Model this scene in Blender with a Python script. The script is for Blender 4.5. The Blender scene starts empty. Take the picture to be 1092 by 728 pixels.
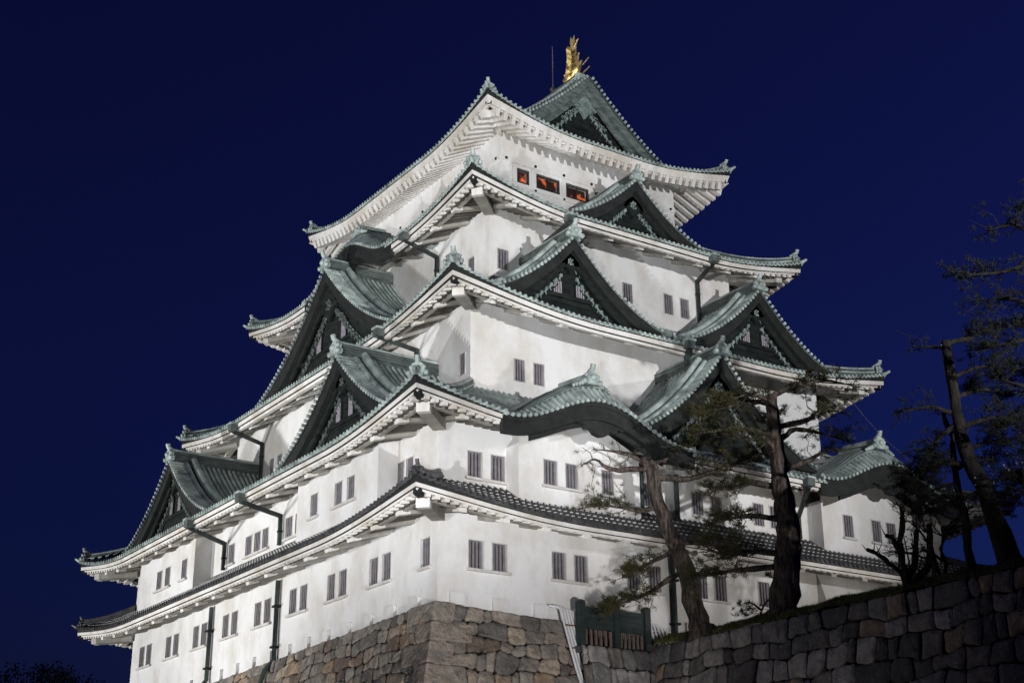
import bpy, math, random
from mathutils import Vector, Matrix
random.seed(7)
R = math.radians
SC = bpy.context.scene
COL = SC.collection

# ------------------------------------------------------------------ camera
cam_d = bpy.data.cameras.new("camera")
cam = bpy.data.objects.new("camera", cam_d)
COL.objects.link(cam)
SC.camera = cam
yaw, pit, rol, foc = 0.5941404194782056, 0.3665444732640251, -0.007549968282288411, 1536.952275369651
fw = Vector((math.cos(pit)*math.sin(yaw), math.cos(pit)*math.cos(yaw), math.sin(pit)))
rt = Vector((math.cos(yaw), -math.sin(yaw), 0))
up = rt.cross(fw)
r2 = rt*math.cos(rol)+up*math.sin(rol)
u2 = -rt*math.sin(rol)+up*math.cos(rol)
M = Matrix((r2, u2, -fw)).transposed().to_4x4()
M.translation = Vector((-30.4297, -50.6601, -11.2646))
cam.matrix_world = M
cam_d.sensor_width = 36.0
cam_d.lens = foc/1092*36.0
cam_d.clip_end = 4000

# ------------------------------------------------------------------ sky
W_ = bpy.data.worlds.new("World")
SC.world = W_
W_.use_nodes = True
nt = W_.node_tree
bgn = nt.nodes["Background"]
sky = nt.nodes.new("ShaderNodeTexSky")
sky.sky_type = 'NISHITA'
sky.sun_disc = False
sky.sun_elevation = R(-1.2)
sky.sun_rotation = R(95)
sky.ozone_density = 6.0
mul = nt.nodes.new("ShaderNodeMix"); mul.data_type = 'RGBA'; mul.blend_type = 'MULTIPLY'
mul.inputs[0].default_value = 1.0
mul.inputs[7].default_value = (2.3, 1.04, 1.32, 1)
nt.links.new(sky.outputs[0], mul.inputs[6])
nt.links.new(mul.outputs[2], bgn.inputs[0])
bgn.inputs[1].default_value = 0.15

SC.view_settings.view_transform = 'Standard'
SC.view_settings.look = 'None'
SC.view_settings.exposure = 0.0
SC.view_settings.gamma = 1.0

# ------------------------------------------------------------------ floodlights (the castle is lit from the ground) and one added wall fill
def flood(name, loc, target, power, col, cone, blend=0.6, size=0.4):
    d = bpy.data.lights.new(name, 'SPOT')
    d.energy = power; d.color = col; d.spot_size = R(cone); d.spot_blend = blend
    d.shadow_soft_size = size
    o = bpy.data.objects.new(name, d)
    COL.objects.link(o)
    o.location = loc
    o.rotation_euler = (Vector(target)-Vector(loc)).to_track_quat('-Z', 'Y').to_euler()
    return o
flood("flood_or_fill", (-48, -36, -9), (6, 9, 21), 88000, (1.0, 1.0, 1.0), 34, .7)
flood("flood_or_fill", (-31, -46, -11), (2, 5, 15), 42000, (0.97, 0.99, 1.0), 30, .7)
flood("flood_or_fill", (-12, -44, -12.3), (2, 0, -0.4), 47000, (1.0, 0.975, 0.955), 27, .8)
flood("flood_or_fill", (3, -78, 4), (17, 5, 20), 185000, (1.0, 0.995, 0.99), 29, .7)
flood("flood_or_fill", (-50, 44, -12.4), (2, 32, 6), 105000, (1.0, 1.0, 0.98), 50, .7)
flood("flood_or_fill", (-52, 14, -12.4), (2, 14, 12), 58000, (1.0, 1.0, 0.98), 44, .7)
flood("flood_or_fill", (28, -18, -0.2), (22, 1, 4), 750, (1.0, 0.95, 0.90), 80, .6)
flood("flood_or_fill", (13.6, -6.5, -0.5), (12.5, 0, 2.6), 620, (1.0, 0.97, 0.93), 100, .9)
flood("flood_or_fill", (22.5, -9, -0.6), (20, 0, 0.8), 1500, (1.0, 0.93, 0.84), 110, .8)
flood("flood_or_fill", (-16, -9, -12.2), (10, -6, -2.8), 2700, (1.0, 0.97, 0.98), 74, 1.0)  # unseen fill spot, added only to lift the dark foreground wall

# ------------------------------------------------------------------ materials
def nodes(m):
    m.use_nodes = True
    return m.node_tree, m.node_tree.nodes["Principled BSDF"]
def mat(name, c1, c2=None, scale=1.0, detail=6, rough=0.8, bump=0.0, bscale=None, metal=0.0, c3=None, p1=0.35, p2=0.65, stretch=(1,1,1), spec=0.3):
    m = bpy.data.materials.new(name)
    t, b = nodes(m)
    b.inputs['Roughness'].default_value = rough
    b.inputs['Metallic'].default_value = metal
    b.inputs['Specular IOR Level'].default_value = spec
    b.inputs['Base Color'].default_value = (*c1, 1)
    if c2 or bump:
        tc = t.nodes.new("ShaderNodeTexCoord"); mp = t.nodes.new("ShaderNodeMapping")
        mp.inputs['Scale'].default_value = stretch
        t.links.new(tc.outputs['Object'], mp.inputs[0])
    if c2:
        n = t.nodes.new("ShaderNodeTexNoise"); n.inputs['Scale'].default_value = scale; n.inputs['Detail'].default_value = detail
        n.inputs['Roughness'].default_value = 0.65
        t.links.new(mp.outputs[0], n.inputs['Vector'])
        r = t.nodes.new("ShaderNodeValToRGB")
        r.color_ramp.elements[0].position = p1; r.color_ramp.elements[0].color = (*c1, 1)
        r.color_ramp.elements[1].position = p2; r.color_ramp.elements[1].color = (*c2, 1)
        if c3:
            e = r.color_ramp.elements.new((p1+p2)/2); e.color = (*c3, 1)
        t.links.new(n.outputs[0], r.inputs[0]); t.links.new(r.outputs[0], b.inputs['Base Color'])
    if bump:
        n2 = t.nodes.new("ShaderNodeTexNoise"); n2.inputs['Scale'].default_value = bscale or scale*4; n2.inputs['Detail'].default_value = 5
        t.links.new(mp.outputs[0], n2.inputs['Vector'])
        bp = t.nodes.new("ShaderNodeBump"); bp.inputs['Strength'].default_value = bump; bp.inputs['Distance'].default_value = 0.05
        t.links.new(n2.outputs[0], bp.inputs['Height']); t.links.new(bp.outputs[0], b.inputs['Normal'])
    return m

def stone_mat(name, stops, rough=0.85, bump=0.9):
    m = bpy.data.materials.new(name)
    t, b = nodes(m)
    g = t.nodes.new("ShaderNodeNewGeometry")
    r = t.nodes.new("ShaderNodeValToRGB"); r.color_ramp.interpolation = 'CONSTANT'
    els = r.color_ramp.elements
    els[0].position = 0; els[0].color = (*stops[0], 1)
    els[1].position = 1/len(stops); els[1].color = (*stops[1], 1)
    for i in range(2, len(stops)):
        e = els.new(i/len(stops)); e.color = (*stops[i], 1)
    t.links.new(g.outputs['Random Per Island'], r.inputs[0])
    tc = t.nodes.new("ShaderNodeTexCoord")
    n = t.nodes.new("ShaderNodeTexNoise"); n.inputs['Scale'].default_value = 2.2; n.inputs['Detail'].default_value = 9; n.inputs['Roughness'].default_value = 0.7
    t.links.new(tc.outputs['Object'], n.inputs['Vector'])
    r2_ = t.nodes.new("ShaderNodeValToRGB")
    r2_.color_ramp.elements[0].position = 0.3; r2_.color_ramp.elements[0].color = (0.5, 0.5, 0.5, 1)
    r2_.color_ramp.elements[1].position = 0.7; r2_.color_ramp.elements[1].color = (1.45, 1.42, 1.38, 1)
    t.links.new(n.outputs[0], r2_.inputs[0])
    mx = t.nodes.new("ShaderNodeMix"); mx.data_type = 'RGBA'; mx.blend_type = 'MULTIPLY'; mx.inputs[0].default_value = 1
    t.links.new(r.outputs[0], mx.inputs[6]); t.links.new(r2_.outputs[0], mx.inputs[7])
    t.links.new(mx.outputs[2], b.inputs['Base Color'])
    b.inputs['Roughness'].default_value = rough
    n2 = t.nodes.new("ShaderNodeTexNoise"); n2.inputs['Scale'].default_value = 2.6; n2.inputs['Detail'].default_value = 12; n2.inputs['Roughness'].default_value = .62
    t.links.new(tc.outputs['Object'], n2.inputs['Vector'])
    bp = t.nodes.new("ShaderNodeBump"); bp.inputs['Strength'].default_value = bump; bp.inputs['Distance'].default_value = 0.35
    t.links.new(n2.outputs[0], bp.inputs['Height']); t.links.new(bp.outputs[0], b.inputs['Normal'])
    return m

def plaster_mat(name, base, stain, amt=0.5):
    m = bpy.data.materials.new(name)
    t, b = nodes(m)
    tc = t.nodes.new("ShaderNodeTexCoord")
    def noise(sc, stretch, det=6):
        mp = t.nodes.new("ShaderNodeMapping"); mp.inputs['Scale'].default_value = stretch
        t.links.new(tc.outputs['Object'], mp.inputs[0])
        n = t.nodes.new("ShaderNodeTexNoise"); n.inputs['Scale'].default_value = sc; n.inputs['Detail'].default_value = det; n.inputs['Roughness'].default_value = 0.62
        t.links.new(mp.outputs[0], n.inputs['Vector']); return n
    big = noise(0.35, (1, 1, 1)); streak = noise(0.8, (1.0, 1.0, 0.42), 9)
    ad = t.nodes.new("ShaderNodeMath"); ad.operation = 'MULTIPLY'
    t.links.new(big.outputs[0], ad.inputs[0]); t.links.new(streak.outputs[0], ad.inputs[1])
    r = t.nodes.new("ShaderNodeValToRGB")
    r.color_ramp.elements[0].position = 0.14; r.color_ramp.elements[0].color = (*[base[i]*(1-amt)+stain[i]*amt for i in range(3)], 1)
    r.color_ramp.elements[1].position = 0.30; r.color_ramp.elements[1].color = (*base, 1)
    t.links.new(ad.outputs[0], r.inputs[0]); t.links.new(r.outputs[0], b.inputs['Base Color'])
    b.inputs['Roughness'].default_value = 0.85
    b.inputs['Specular IOR Level'].default_value = 0.2
    fine = noise(3.0, (1, 1, 1), 8)
    bp = t.nodes.new("ShaderNodeBump"); bp.inputs['Strength'].default_value = 0.25; bp.inputs['Distance'].default_value = 0.06
    t.links.new(fine.outputs[0], bp.inputs['Height']); t.links.new(bp.outputs[0], b.inputs['Normal'])
    return m

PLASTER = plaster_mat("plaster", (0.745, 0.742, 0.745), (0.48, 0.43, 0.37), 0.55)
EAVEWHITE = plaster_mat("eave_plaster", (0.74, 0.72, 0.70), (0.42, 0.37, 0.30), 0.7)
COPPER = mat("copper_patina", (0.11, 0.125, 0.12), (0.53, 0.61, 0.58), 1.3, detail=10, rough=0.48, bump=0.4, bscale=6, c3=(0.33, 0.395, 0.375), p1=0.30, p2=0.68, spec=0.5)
COPPERPAN = mat("copper_pan_shaded", (0.03, 0.036, 0.034), (0.16, 0.195, 0.185), 1.1, detail=10, rough=0.55, bump=0.3, bscale=5, p1=.3, p2=.72, spec=0.4)  # same patina as the rolls, darkened to paint the occlusion between them
BOARDMID = mat("weathered_board", (0.03, 0.036, 0.036), (0.10, 0.125, 0.118), 1.6, rough=0.65, bump=0.4, stretch=(1, 1, 3))
BOARDTOP = mat("patina_board", (0.06, 0.075, 0.072), (0.17, 0.21, 0.20), 1.6, rough=0.65, bump=0.4, stretch=(1, 1, 3))
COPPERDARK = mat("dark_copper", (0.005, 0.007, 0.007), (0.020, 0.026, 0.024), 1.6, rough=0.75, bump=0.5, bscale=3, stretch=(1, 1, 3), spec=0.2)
COPPERMID = mat("copper_relief", (0.09, 0.12, 0.115), (0.26, 0.33, 0.31), 2.5, rough=0.6, bump=0.4, bscale=9)
BLACK = mat("black_edge", (0.012, 0.014, 0.014), (0.025, 0.028, 0.027), 2, rough=0.7)
GREYTILE = mat("grey_tile", (0.035, 0.036, 0.040), (0.09, 0.09, 0.095), 1.5, rough=0.45, bump=0.2, bscale=8, spec=0.5)
LIME = mat("lime_joint", (0.5, 0.5, 0.49), (0.62, 0.62, 0.6), 3, rough=0.8)
SOFFIT = plaster_mat("soffit_shaded", (0.11, 0.10, 0.09), (0.045, 0.04, 0.033), 0.8)  # dark tone paints the shade under the eaves, inner rafters included
BEAM = plaster_mat("beam_plaster_shaded", (0.34, 0.325, 0.30), (0.16, 0.14, 0.12), 0.8)  # plaster greyed so beams and arms carry painted under-eave shade
DARKIN = mat("dark_interior", (0.02, 0.018, 0.02), rough=0.9)
BARS = mat("lattice_bars", (0.15, 0.14, 0.155), (0.23, 0.215, 0.235), 3, rough=0.7)
WHITEBAR = mat("gable_bars", (0.30, 0.27, 0.31), (0.40, 0.37, 0.40), 3, rough=0.7)
SILL = mat("sill_plaster", (0.48, 0.46, 0.44), (0.64, 0.62, 0.60), 1.5, rough=0.85, bump=0.2)
PIPE = mat("downpipe_copper", (0.014, 0.02, 0.02), (0.075, 0.105, 0.095), 0.9, rough=0.55, stretch=(1, 1, 0.6), p1=0.45, p2=0.75)
GOLD = mat("gold", (0.16, 0.095, 0.02), (1.0, 0.78, 0.33), 3.2, detail=4, p1=.36, p2=.56, rough=0.42, metal=.75, bump=0.4, bscale=7)
ROD = mat("rod_metal", (0.22, 0.22, 0.22), rough=0.5, metal=0.6)
BARK = mat("pine_bark", (0.022, 0.017, 0.015), (0.15, 0.118, 0.10), 3.0, rough=0.95, bump=1.0, bscale=4, p1=.4, p2=.66, stretch=(2.4, 2.4, 0.6))
BARK2 = mat("bark_unlit", (0.009, 0.008, 0.008), (0.032, 0.027, 0.024), 2.2, rough=0.95, bump=1.0, bscale=5, stretch=(2.2, 2.2, 0.7))  # bark colour darkened so the right-hand trees look unlit
NEEDLE = mat("pine_needles", (0.025, 0.032, 0.012), (0.085, 0.078, 0.027), 0.9, rough=0.7)
NEEDLE2 = mat("needles_unlit", (0.009, 0.013, 0.009), (0.022, 0.028, 0.018), 0.9, rough=0.8)  # needle colour darkened to stand in for missing light on these pines
LEAF = mat("broad_leaves", (0.02, 0.03, 0.015), (0.05, 0.06, 0.03), 0.9, rough=0.8)
PETAL = mat("pale_blossom", (0.38, 0.34, 0.36), (0.5, 0.46, 0.48), 3, rough=0.8)
GATE = mat("painted_gate", (0.014, 0.022, 0.023), (0.034, 0.048, 0.047), 1.6, rough=0.6, bump=0.3, stretch=(1, 1, 3))
GATEBAR = mat("gate_bars", (0.10, 0.075, 0.065), (0.18, 0.14, 0.125), 3, rough=0.8)
PVC = mat("white_conduit", (0.62, 0.62, 0.64), (0.78, 0.78, 0.79), 2, rough=0.5)
RUST = mat("rusty_clamp", (0.16, 0.09, 0.06), rough=0.8)
GRASS = mat("grass_blade", (0.06, 0.08, 0.026), (0.17, 0.165, 0.07), 1.3, rough=0.9)
SOIL = mat("bank_soil", (0.035, 0.045, 0.02), (0.08, 0.08, 0.045), 1.5, rough=0.95, bump=0.6)
GROUND = mat("ground", (0.06, 0.055, 0.045), (0.11, 0.10, 0.085), 0.4, rough=0.95, bump=0.3)
GAP = mat("stone_gap", (0.012, 0.011, 0.010), rough=1.0)
STONE = stone_mat("castle_stone", [(0.242, 0.223, 0.198), (0.349, 0.304, 0.261), (0.181, 0.168, 0.155), (0.418, 0.351, 0.279), (0.291, 0.263, 0.236), (0.132, 0.125, 0.117), (0.380, 0.329, 0.284), (0.227, 0.208, 0.188), (0.356, 0.267, 0.194), (0.325, 0.301, 0.267), (0.198, 0.155, 0.127), (0.274, 0.248, 0.221)])
QUOIN = stone_mat("quoin_stone", [(0.372, 0.320, 0.276), (0.310, 0.279, 0.242), (0.418, 0.353, 0.301), (0.340, 0.295, 0.252)])
WALLSTONE = stone_mat("bank_stone", [(0.19, 0.185, 0.185), (0.11, 0.105, 0.107), (0.30, 0.285, 0.28), (0.08, 0.078, 0.08), (0.22, 0.205, 0.19), (0.15, 0.14, 0.135), (0.26, 0.20, 0.155), (0.13, 0.13, 0.14), (0.34, 0.32, 0.31), (0.17, 0.155, 0.145)])
GLOW = bpy.data.materials.new("lit_room")
t_, b_ = nodes(GLOW)
b_.inputs['Base Color'].default_value = (0.008, 0.005, 0.005, 1)
tc_ = t_.nodes.new("ShaderNodeTexCoord"); n_ = t_.nodes.new("ShaderNodeTexNoise"); n_.inputs['Scale'].default_value = 1.9; n_.inputs['Detail'].default_value = 2
t_.links.new(tc_.outputs['Object'], n_.inputs['Vector'])
rr = t_.nodes.new("ShaderNodeValToRGB")
rr.color_ramp.elements[0].position = 0.50; rr.color_ramp.elements[0].color = (0.014, 0.002, 0.002, 1)
rr.color_ramp.elements[1].position = 0.68; rr.color_ramp.elements[1].color = (1.0, 0.20, 0.05, 1)
t_.links.new(n_.outputs[0], rr.inputs[0]); t_.links.new(rr.outputs[0], b_.inputs['Emission Color'])
b_.inputs['Emission Strength'].default_value = 0.8

# ------------------------------------------------------------------ mesh helpers
class MB:
    def __init__(s): s.v = []; s.f = []; s.m = []; s.sm = []; s.mats = []
    def mi(s, m):
        if m not in s.mats: s.mats.append(m)
        return s.mats.index(m)
    def add(s, vs, fs, m, smooth=False):
        o = len(s.v); k = s.mi(m)
        s.v += [tuple(v) for v in vs]
        for f in fs:
            s.f.append([i+o for i in f]); s.m.append(k); s.sm.append(smooth)
    def quad(s, a, b, c, d, m): s.add([a, b, c, d], [[0, 1, 2, 3]], m)
    def hexa(s, p, m):  # 8 corners: bottom 0-3, top 4-7
        s.add(p, [[0, 3, 2, 1], [4, 5, 6, 7], [0, 1, 5, 4], [1, 2, 6, 5], [2, 3, 7, 6], [3, 0, 4, 7]], m)
    def box(s, c, ax, m):  # centre, three half-axis vectors
        c = Vector(c); a, b, d = [Vector(x) for x in ax]
        s.hexa([c-a-b-d, c+a-b-d, c+a+b-d, c-a+b-d, c-a-b+d, c+a-b+d, c+a+b+d, c-a+b+d], m)
    def bar(s, a, b, w, h, m, upv=(0, 0, 1)):
        a = Vector(a); b = Vector(b); d = b-a; L = d.length
        if L < 1e-5: return
        d /= L; sd = d.cross(Vector(upv))
        if sd.length < 1e-4: sd = d.cross(Vector((1, 0, 0)))
        sd.normalize(); u = sd.cross(d)
        s.box((a+b)/2, (d*L/2, sd*w/2, u*h/2), m)
    def tube(s, pts, r, m, n=8, caps=True, smooth=True):
        P = [Vector(p) for p in pts]
        rs = r if isinstance(r, (list, tuple)) else [r]*len(P)
        vs = []; fs = []; prev = None
        for i, p in enumerate(P):
            d = (P[min(i+1, len(P)-1)]-P[max(i-1, 0)])
            if d.length < 1e-6: d = Vector((0, 0, 1))
            d.normalize()
            if prev is None:
                x = d.cross(Vector((0, 0, 1)))
                if x.length < 1e-3: x = d.cross(Vector((1, 0, 0)))
            else: x = prev - d*prev.dot(d)
            x.normalize(); prev = x; y = d.cross(x)
            for k in range(n):
                a = 2*math.pi*k/n
                vs.append(p+(x*math.cos(a)+y*math.sin(a))*rs[i])
        for i in range(len(P)-1):
            for k in range(n):
                fs.append([i*n+k, i*n+(k+1) % n, (i+1)*n+(k+1) % n, (i+1)*n+k])
        s.add(vs, fs, m, smooth)
        if caps:
            s.add(vs[:n], [list(range(n))], m); s.add(vs[-n:], [list(range(n))], m)
    def halfrib(s, pts, side, r, m):  # roll on a roof: half tube, side = horizontal unit vector across it
        sd = Vector(side); vs = []; fs = []
        prof = [(-1, -0.3), (-0.8, 0.6), (0, 1.05), (0.8, 0.6), (1, -0.3)]
        for p in pts:
            p = Vector(p)
            for a, b in prof: vs.append(p+sd*a*r+Vector((0, 0, b*r)))
        n = len(prof)
        for i in range(len(pts)-1):
            for k in range(n-1):
                fs.append([i*n+k, i*n+k+1, (i+1)*n+k+1, (i+1)*n+k])
        s.add(vs, fs, m, True)
    def disc(s, c, axis, r, l, m, n=7):
        c = Vector(c); a = Vector(axis).normalized()
        s.tube([c-a*l/2, c+a*l/2], r, m, n, True, False)
    def ball(s, c, r, m, n=6):
        c = Vector(c); vs = [c+Vector((0, 0, r))]; fs = []
        for i in range(1, n//2+1):
            th = math.pi*i/(n//2+1)
            for k in range(n):
                a = 2*math.pi*k/n
                vs.append(c+Vector((math.sin(th)*math.cos(a), math.sin(th)*math.sin(a), math.cos(th)))*r)
        vs.append(c-Vector((0, 0, r))); rows = n//2
        for k in range(n): fs.append([0, 1+k, 1+(k+1) % n])
        for i in range(rows-1):
            for k in range(n): fs.append([1+i*n+k, 1+(i+1)*n+k, 1+(i+1)*n+(k+1) % n, 1+i*n+(k+1) % n])
        for k in range(n): fs.append([len(vs)-1, 1+(rows-1)*n+(k+1) % n, 1+(rows-1)*n+k])
        s.add(vs, fs, m, True)
    def prism(s, outline, m):  # outline: list of (front point, back point)
        n = len(outline)
        vs = [a for a, b in outline]+[b for a, b in outline]
        fs = [list(range(n)), list(range(2*n-1, n-1, -1))]+[[i, (i+1) % n, n+(i+1) % n, n+i] for i in range(n)]
        s.add(vs, fs, m)
    def build(s, name, parent=None):
        me = bpy.data.meshes.new(name)
        me.from_pydata(s.v, [], s.f)
        for m in s.mats: me.materials.append(m)
        me.polygons.foreach_set('material_index', s.m)
        me.polygons.foreach_set('use_smooth', s.sm)
        me.update()
        o = bpy.data.objects.new(name, me)
        COL.objects.link(o)
        if parent: o.parent = parent
        return o

def thing(name, label, cat, group=None, loc=(0, 0, 0)):
    o = bpy.data.objects.new(name, None)
    COL.objects.link(o); o.location = loc
    o['label'] = label; o['category'] = cat
    if group: o['group'] = group
    return o
def tag(o, label, cat, group=None):
    o['label'] = label; o['category'] = cat
    if group: o['group'] = group
    return o

# ------------------------------------------------------------------ ground
g = MB()
g.quad((-2500, -2500, -13), (2500, -2500, -13), (2500, 2500, -13), (-2500, 2500, -13), GROUND)
o = g.build('ground'); o['kind'] = 'structure'

# ================================================================== THE KEEP
KEN = 2.121
WX, WY = 15*KEN, 17*KEN
INS = [0, 0, 2*KEN, 3.5*KEN, 4.5*KEN]
keep = thing('castle_keep', 'white five tiered castle keep with green copper roofs on a stone base', 'castle')

class Rect:
    def __init__(s, x0, y0, x1, y1): s.x0, s.y0, s.x1, s.y1 = x0, y0, x1, y1
    def side(s, k):  # returns (length, P(u,o,z))
        x0, y0, x1, y1 = s.x0, s.y0, s.x1, s.y1
        if k == 'F': return x1-x0, (lambda u, o, z: (x0+u, y0+o, z)), Vector((1, 0, 0)), Vector((0, -1, 0))
        if k == 'B': return x1-x0, (lambda u, o, z: (x0+u, y1-o, z)), Vector((1, 0, 0)), Vector((0, 1, 0))
        if k == 'L': return y1-y0, (lambda u, o, z: (x0+o, y0+u, z)), Vector((0, 1, 0)), Vector((-1, 0, 0))
        return y1-y0, (lambda u, o, z: (x1-o, y0+u, z)), Vector((0, 1, 0)), Vector((1, 0, 0))

def frange(a, b, n): return [a+(b-a)*i/n for i in range(n+1)]

class Roof:
    def __init__(s, k, D, B, H, z0, lift, Lc, curve=0.25, copper=True):
        s.k, s.D, s.B, s.H, s.z0, s.lift, s.Lc, s.curve = k, D, B, H, z0, lift, Lc, curve
        i = INS[k-1]
        s.rect = Rect(i-D, i-D, WX-i+D, WY-i+D)
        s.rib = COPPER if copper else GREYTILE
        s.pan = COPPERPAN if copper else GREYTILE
    def g(s, c): return max(0, 1-c/s.Lc)**2
    def rise(s, b):
        t = b/s.B
        return s.H*((1-s.curve)*t+s.curve*t*t)
    def z(s, u, b, Ls):
        c = min(u, Ls-u)
        return s.z0+s.rise(b)+s.lift*s.g(c)*max(0, 1-b/s.B)
    def zf(s, u, Ls):  # fascia top
        g = s.g(min(u, Ls-u))
        return s.z0-0.03+s.lift*g*(1-0.24*g)

def ornament(mb, p, out, sc=1.0, m=None):
    """demon-tile ridge end: lobed plate facing 'out' with a horn"""
    m = m or COPPER
    p = Vector(p); out = Vector(out).normalized(); sd = Vector((-out.y, out.x, 0)); z = Vector((0, 0, 1))
    ol = [(-.46, -.12), (-.50, .08), (-.34, .16), (-.37, .36), (-.20, .50), (0, .58), (.20, .50), (.37, .36), (.34, .16), (.50, .08), (.46, -.12)]
    mb.prism([(p+(sd*a+z*b+out*.12)*sc, p+(sd*a+z*b-out*.14)*sc) for a, b in ol], m)
    for a in (-.44, .44):
        mb.ball(p+(sd*a+z*.0+out*.08)*sc, .15*sc, m)
        mb.ball(p+(sd*a*.75+z*.30+out*.05)*sc, .12*sc, m)
    mb.ball(p+(z*.22+out*.14)*sc, .17*sc, m)
    mb.tube([p+(z*.40-out*.35)*sc, p+(z*.56-out*.05)*sc, p+(z*.70+out*.12)*sc, p+(z*.88+out*.16)*sc], [.13*sc, .15*sc, .13*sc, .14*sc], m, 7)

def skirt(rf, gaps, soff, label=None):
    """rf roof; gaps {side:[(ua,ub)]}; soff dict with eave dimensions"""
    top = MB(); eave = MB()
    D, B = rf.D, rf.B
    for sd in 'FLRB':
        Ls, P, U, N = rf.rect.side(sd)
        gp = gaps.get(sd, [])
        ing = lambda u: any(a < u < b for a, b in gp)
        ins_ = lambda u: any(a+1.1 < u < b-1.1 for a, b in gp)
        # tile sheet
        nb = 8; nu = 56
        bs = frange(0, B+.05, nb)
        ts = [0.5-0.5*math.cos(math.pi*i/nu)*(1-0.35*(1-abs(math.cos(math.pi*i/nu)))) for i in range(nu+1)]
        grid = [[P(b+t*(Ls-2*b), b, rf.z(b+t*(Ls-2*b), b, Ls)) for t in ts] for b in bs]
        for i in range(nb):
            for j in range(nu):
                um = (ts[j]+ts[j+1])/2*Ls
                if ing(um) and bs[i] < 2.2: continue
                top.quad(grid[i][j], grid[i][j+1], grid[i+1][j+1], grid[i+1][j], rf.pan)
        # tile rolls
        sp = .315; n = int((Ls-.3)/sp); off = (Ls-n*sp)/2
        for i in range(n+1):
            u = off+i*sp; c = min(u, Ls-u)
            bm = min(B, c)
            if bm < .12: continue
            b0 = -.04
            if ing(u): b0 = 2.3
            if bm-b0 < .2: continue
            ns = max(2, min(6, int(bm/.9)+1))
            top.halfrib([P(u, b, rf.z(u, max(b, 0), Ls)+.03) for b in frange(b0, bm, ns)], U, .078, rf.rib)
            if b0 < 0:
                top.disc(P(u, -.05, rf.z(u, 0, Ls)+.03), N, .086, .11, rf.rib)
                top.box(P(u+sp/2, -.01, rf.z(u+sp/2, 0, Ls)-.02), (U*.11, N*.02, Vector((0, 0, .05))), rf.rib)
            if rf.k == 1 and sd in 'FL' and bm > 0.5:
                for b in (.5, 1.05, 1.6, 2.15):   # white lime joints of the grey tiles
                    if b < bm-.1: top.box(P(u, b, rf.z(u, b, Ls)+.075), (U*.062, N*.045, Vector((0, 0, .045))), LIME)
        # eave layers
        seg = 110; us = frange(0, Ls, seg)
        prof = soff['prof']  # (o, dz, kind) kind 0 tile lift, 1 fascia lift ; material per strip
        def pz(u, kind): return rf.z(u, 0, Ls) if kind == 0 else rf.zf(u, Ls)
        for j in range(len(prof)-1):
            (o1, d1, k1, m1), (o2, d2, k2, _) = prof[j], prof[j+1]
            for a, b in zip(us[:-1], us[1:]):
                if ing((a+b)/2): continue
                def q(u, o, d, k):
                    uu = o+u/Ls*(Ls-2*o)
                    return P(uu, o, pz(u, k)+d)
                eave.quad(q(a, o1, d1, k1), q(b, o1, d1, k1), q(b, o2, d2, k2), q(a, o2, d2, k2), m1)
        # rafters + soffit
        hb, zw, rw, rh, rsp, o0 = soff['hb'], soff['zw'], soff['rw'], soff['rh'], soff['rsp'], soff['o0']
        def zbot(u, o):
            return rf.z0-hb+(zw-(rf.z0-hb))*(o/D)+(rf.zf(u, Ls)-rf.z0+.03)*max(0, 1-o/D*.75)
        n = int((Ls-.6)/rsp); off = (Ls-n*rsp)/2
        for i in range(n+1):
            u = off+i*rsp; c = min(u, Ls-u)
            if c < o0+.3 or ins_(u): continue
            oe = min(D+.08, c)
            a = Vector(P(u, o0, zbot(u, o0)+rh/2)); b = Vector(P(u, oe, zbot(u, oe)+rh/2))
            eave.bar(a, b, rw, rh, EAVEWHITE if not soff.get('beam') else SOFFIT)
            if soff.get('beam'): eave.bar(a-(b-a).normalized()*.004, a+(b-a).normalized()*.32, rw+.012, rh+.012, EAVEWHITE)  # only the tip stays plaster white; the rest has the painted shade
        nb2 = 3
        for i in range(nb2):
            oa, ob = .12+(D-.1)*i/nb2, .12+(D-.1)*(i+1)/nb2
            for a, b in zip(us[:-1], us[1:]):
                if ins_((a+b)/2): continue
                q = lambda u, o: P(o+u/Ls*(Ls-2*o), o, zbot(u, o)+rh-.01)
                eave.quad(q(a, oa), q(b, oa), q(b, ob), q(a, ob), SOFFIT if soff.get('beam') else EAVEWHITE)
        if soff.get('beam'):
            ob = soff['beam']
            pts = [u for u in frange(ob-.3, Ls-ob+.3, 60)]
            for a, b in zip(pts[:-1], pts[1:]):
                if ing((a+b)/2): continue
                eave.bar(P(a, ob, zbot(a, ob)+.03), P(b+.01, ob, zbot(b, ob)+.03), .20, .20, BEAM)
            na = round((Ls-2*D)/KEN)
            for i in range(na+1):
                u = D+(Ls-2*D)*i/na
                if ing(u): continue
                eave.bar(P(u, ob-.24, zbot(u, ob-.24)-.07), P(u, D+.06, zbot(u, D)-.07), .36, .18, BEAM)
                eave.bar(P(u, ob-.252, zbot(u, ob-.25)-.07), P(u, ob+.25, zbot(u, ob+.25)-.07), .372, .192, EAVEWHITE)  # arm end painted pale as the lit part, the rest shaded
    topo = top.build('roof', keep)
    eo = eave.build('eave', topo)
    # hips
    X0, Y0, X1, Y1 = rf.rect.x0, rf.rect.y0, rf.rect.x1, rf.rect.y1
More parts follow.
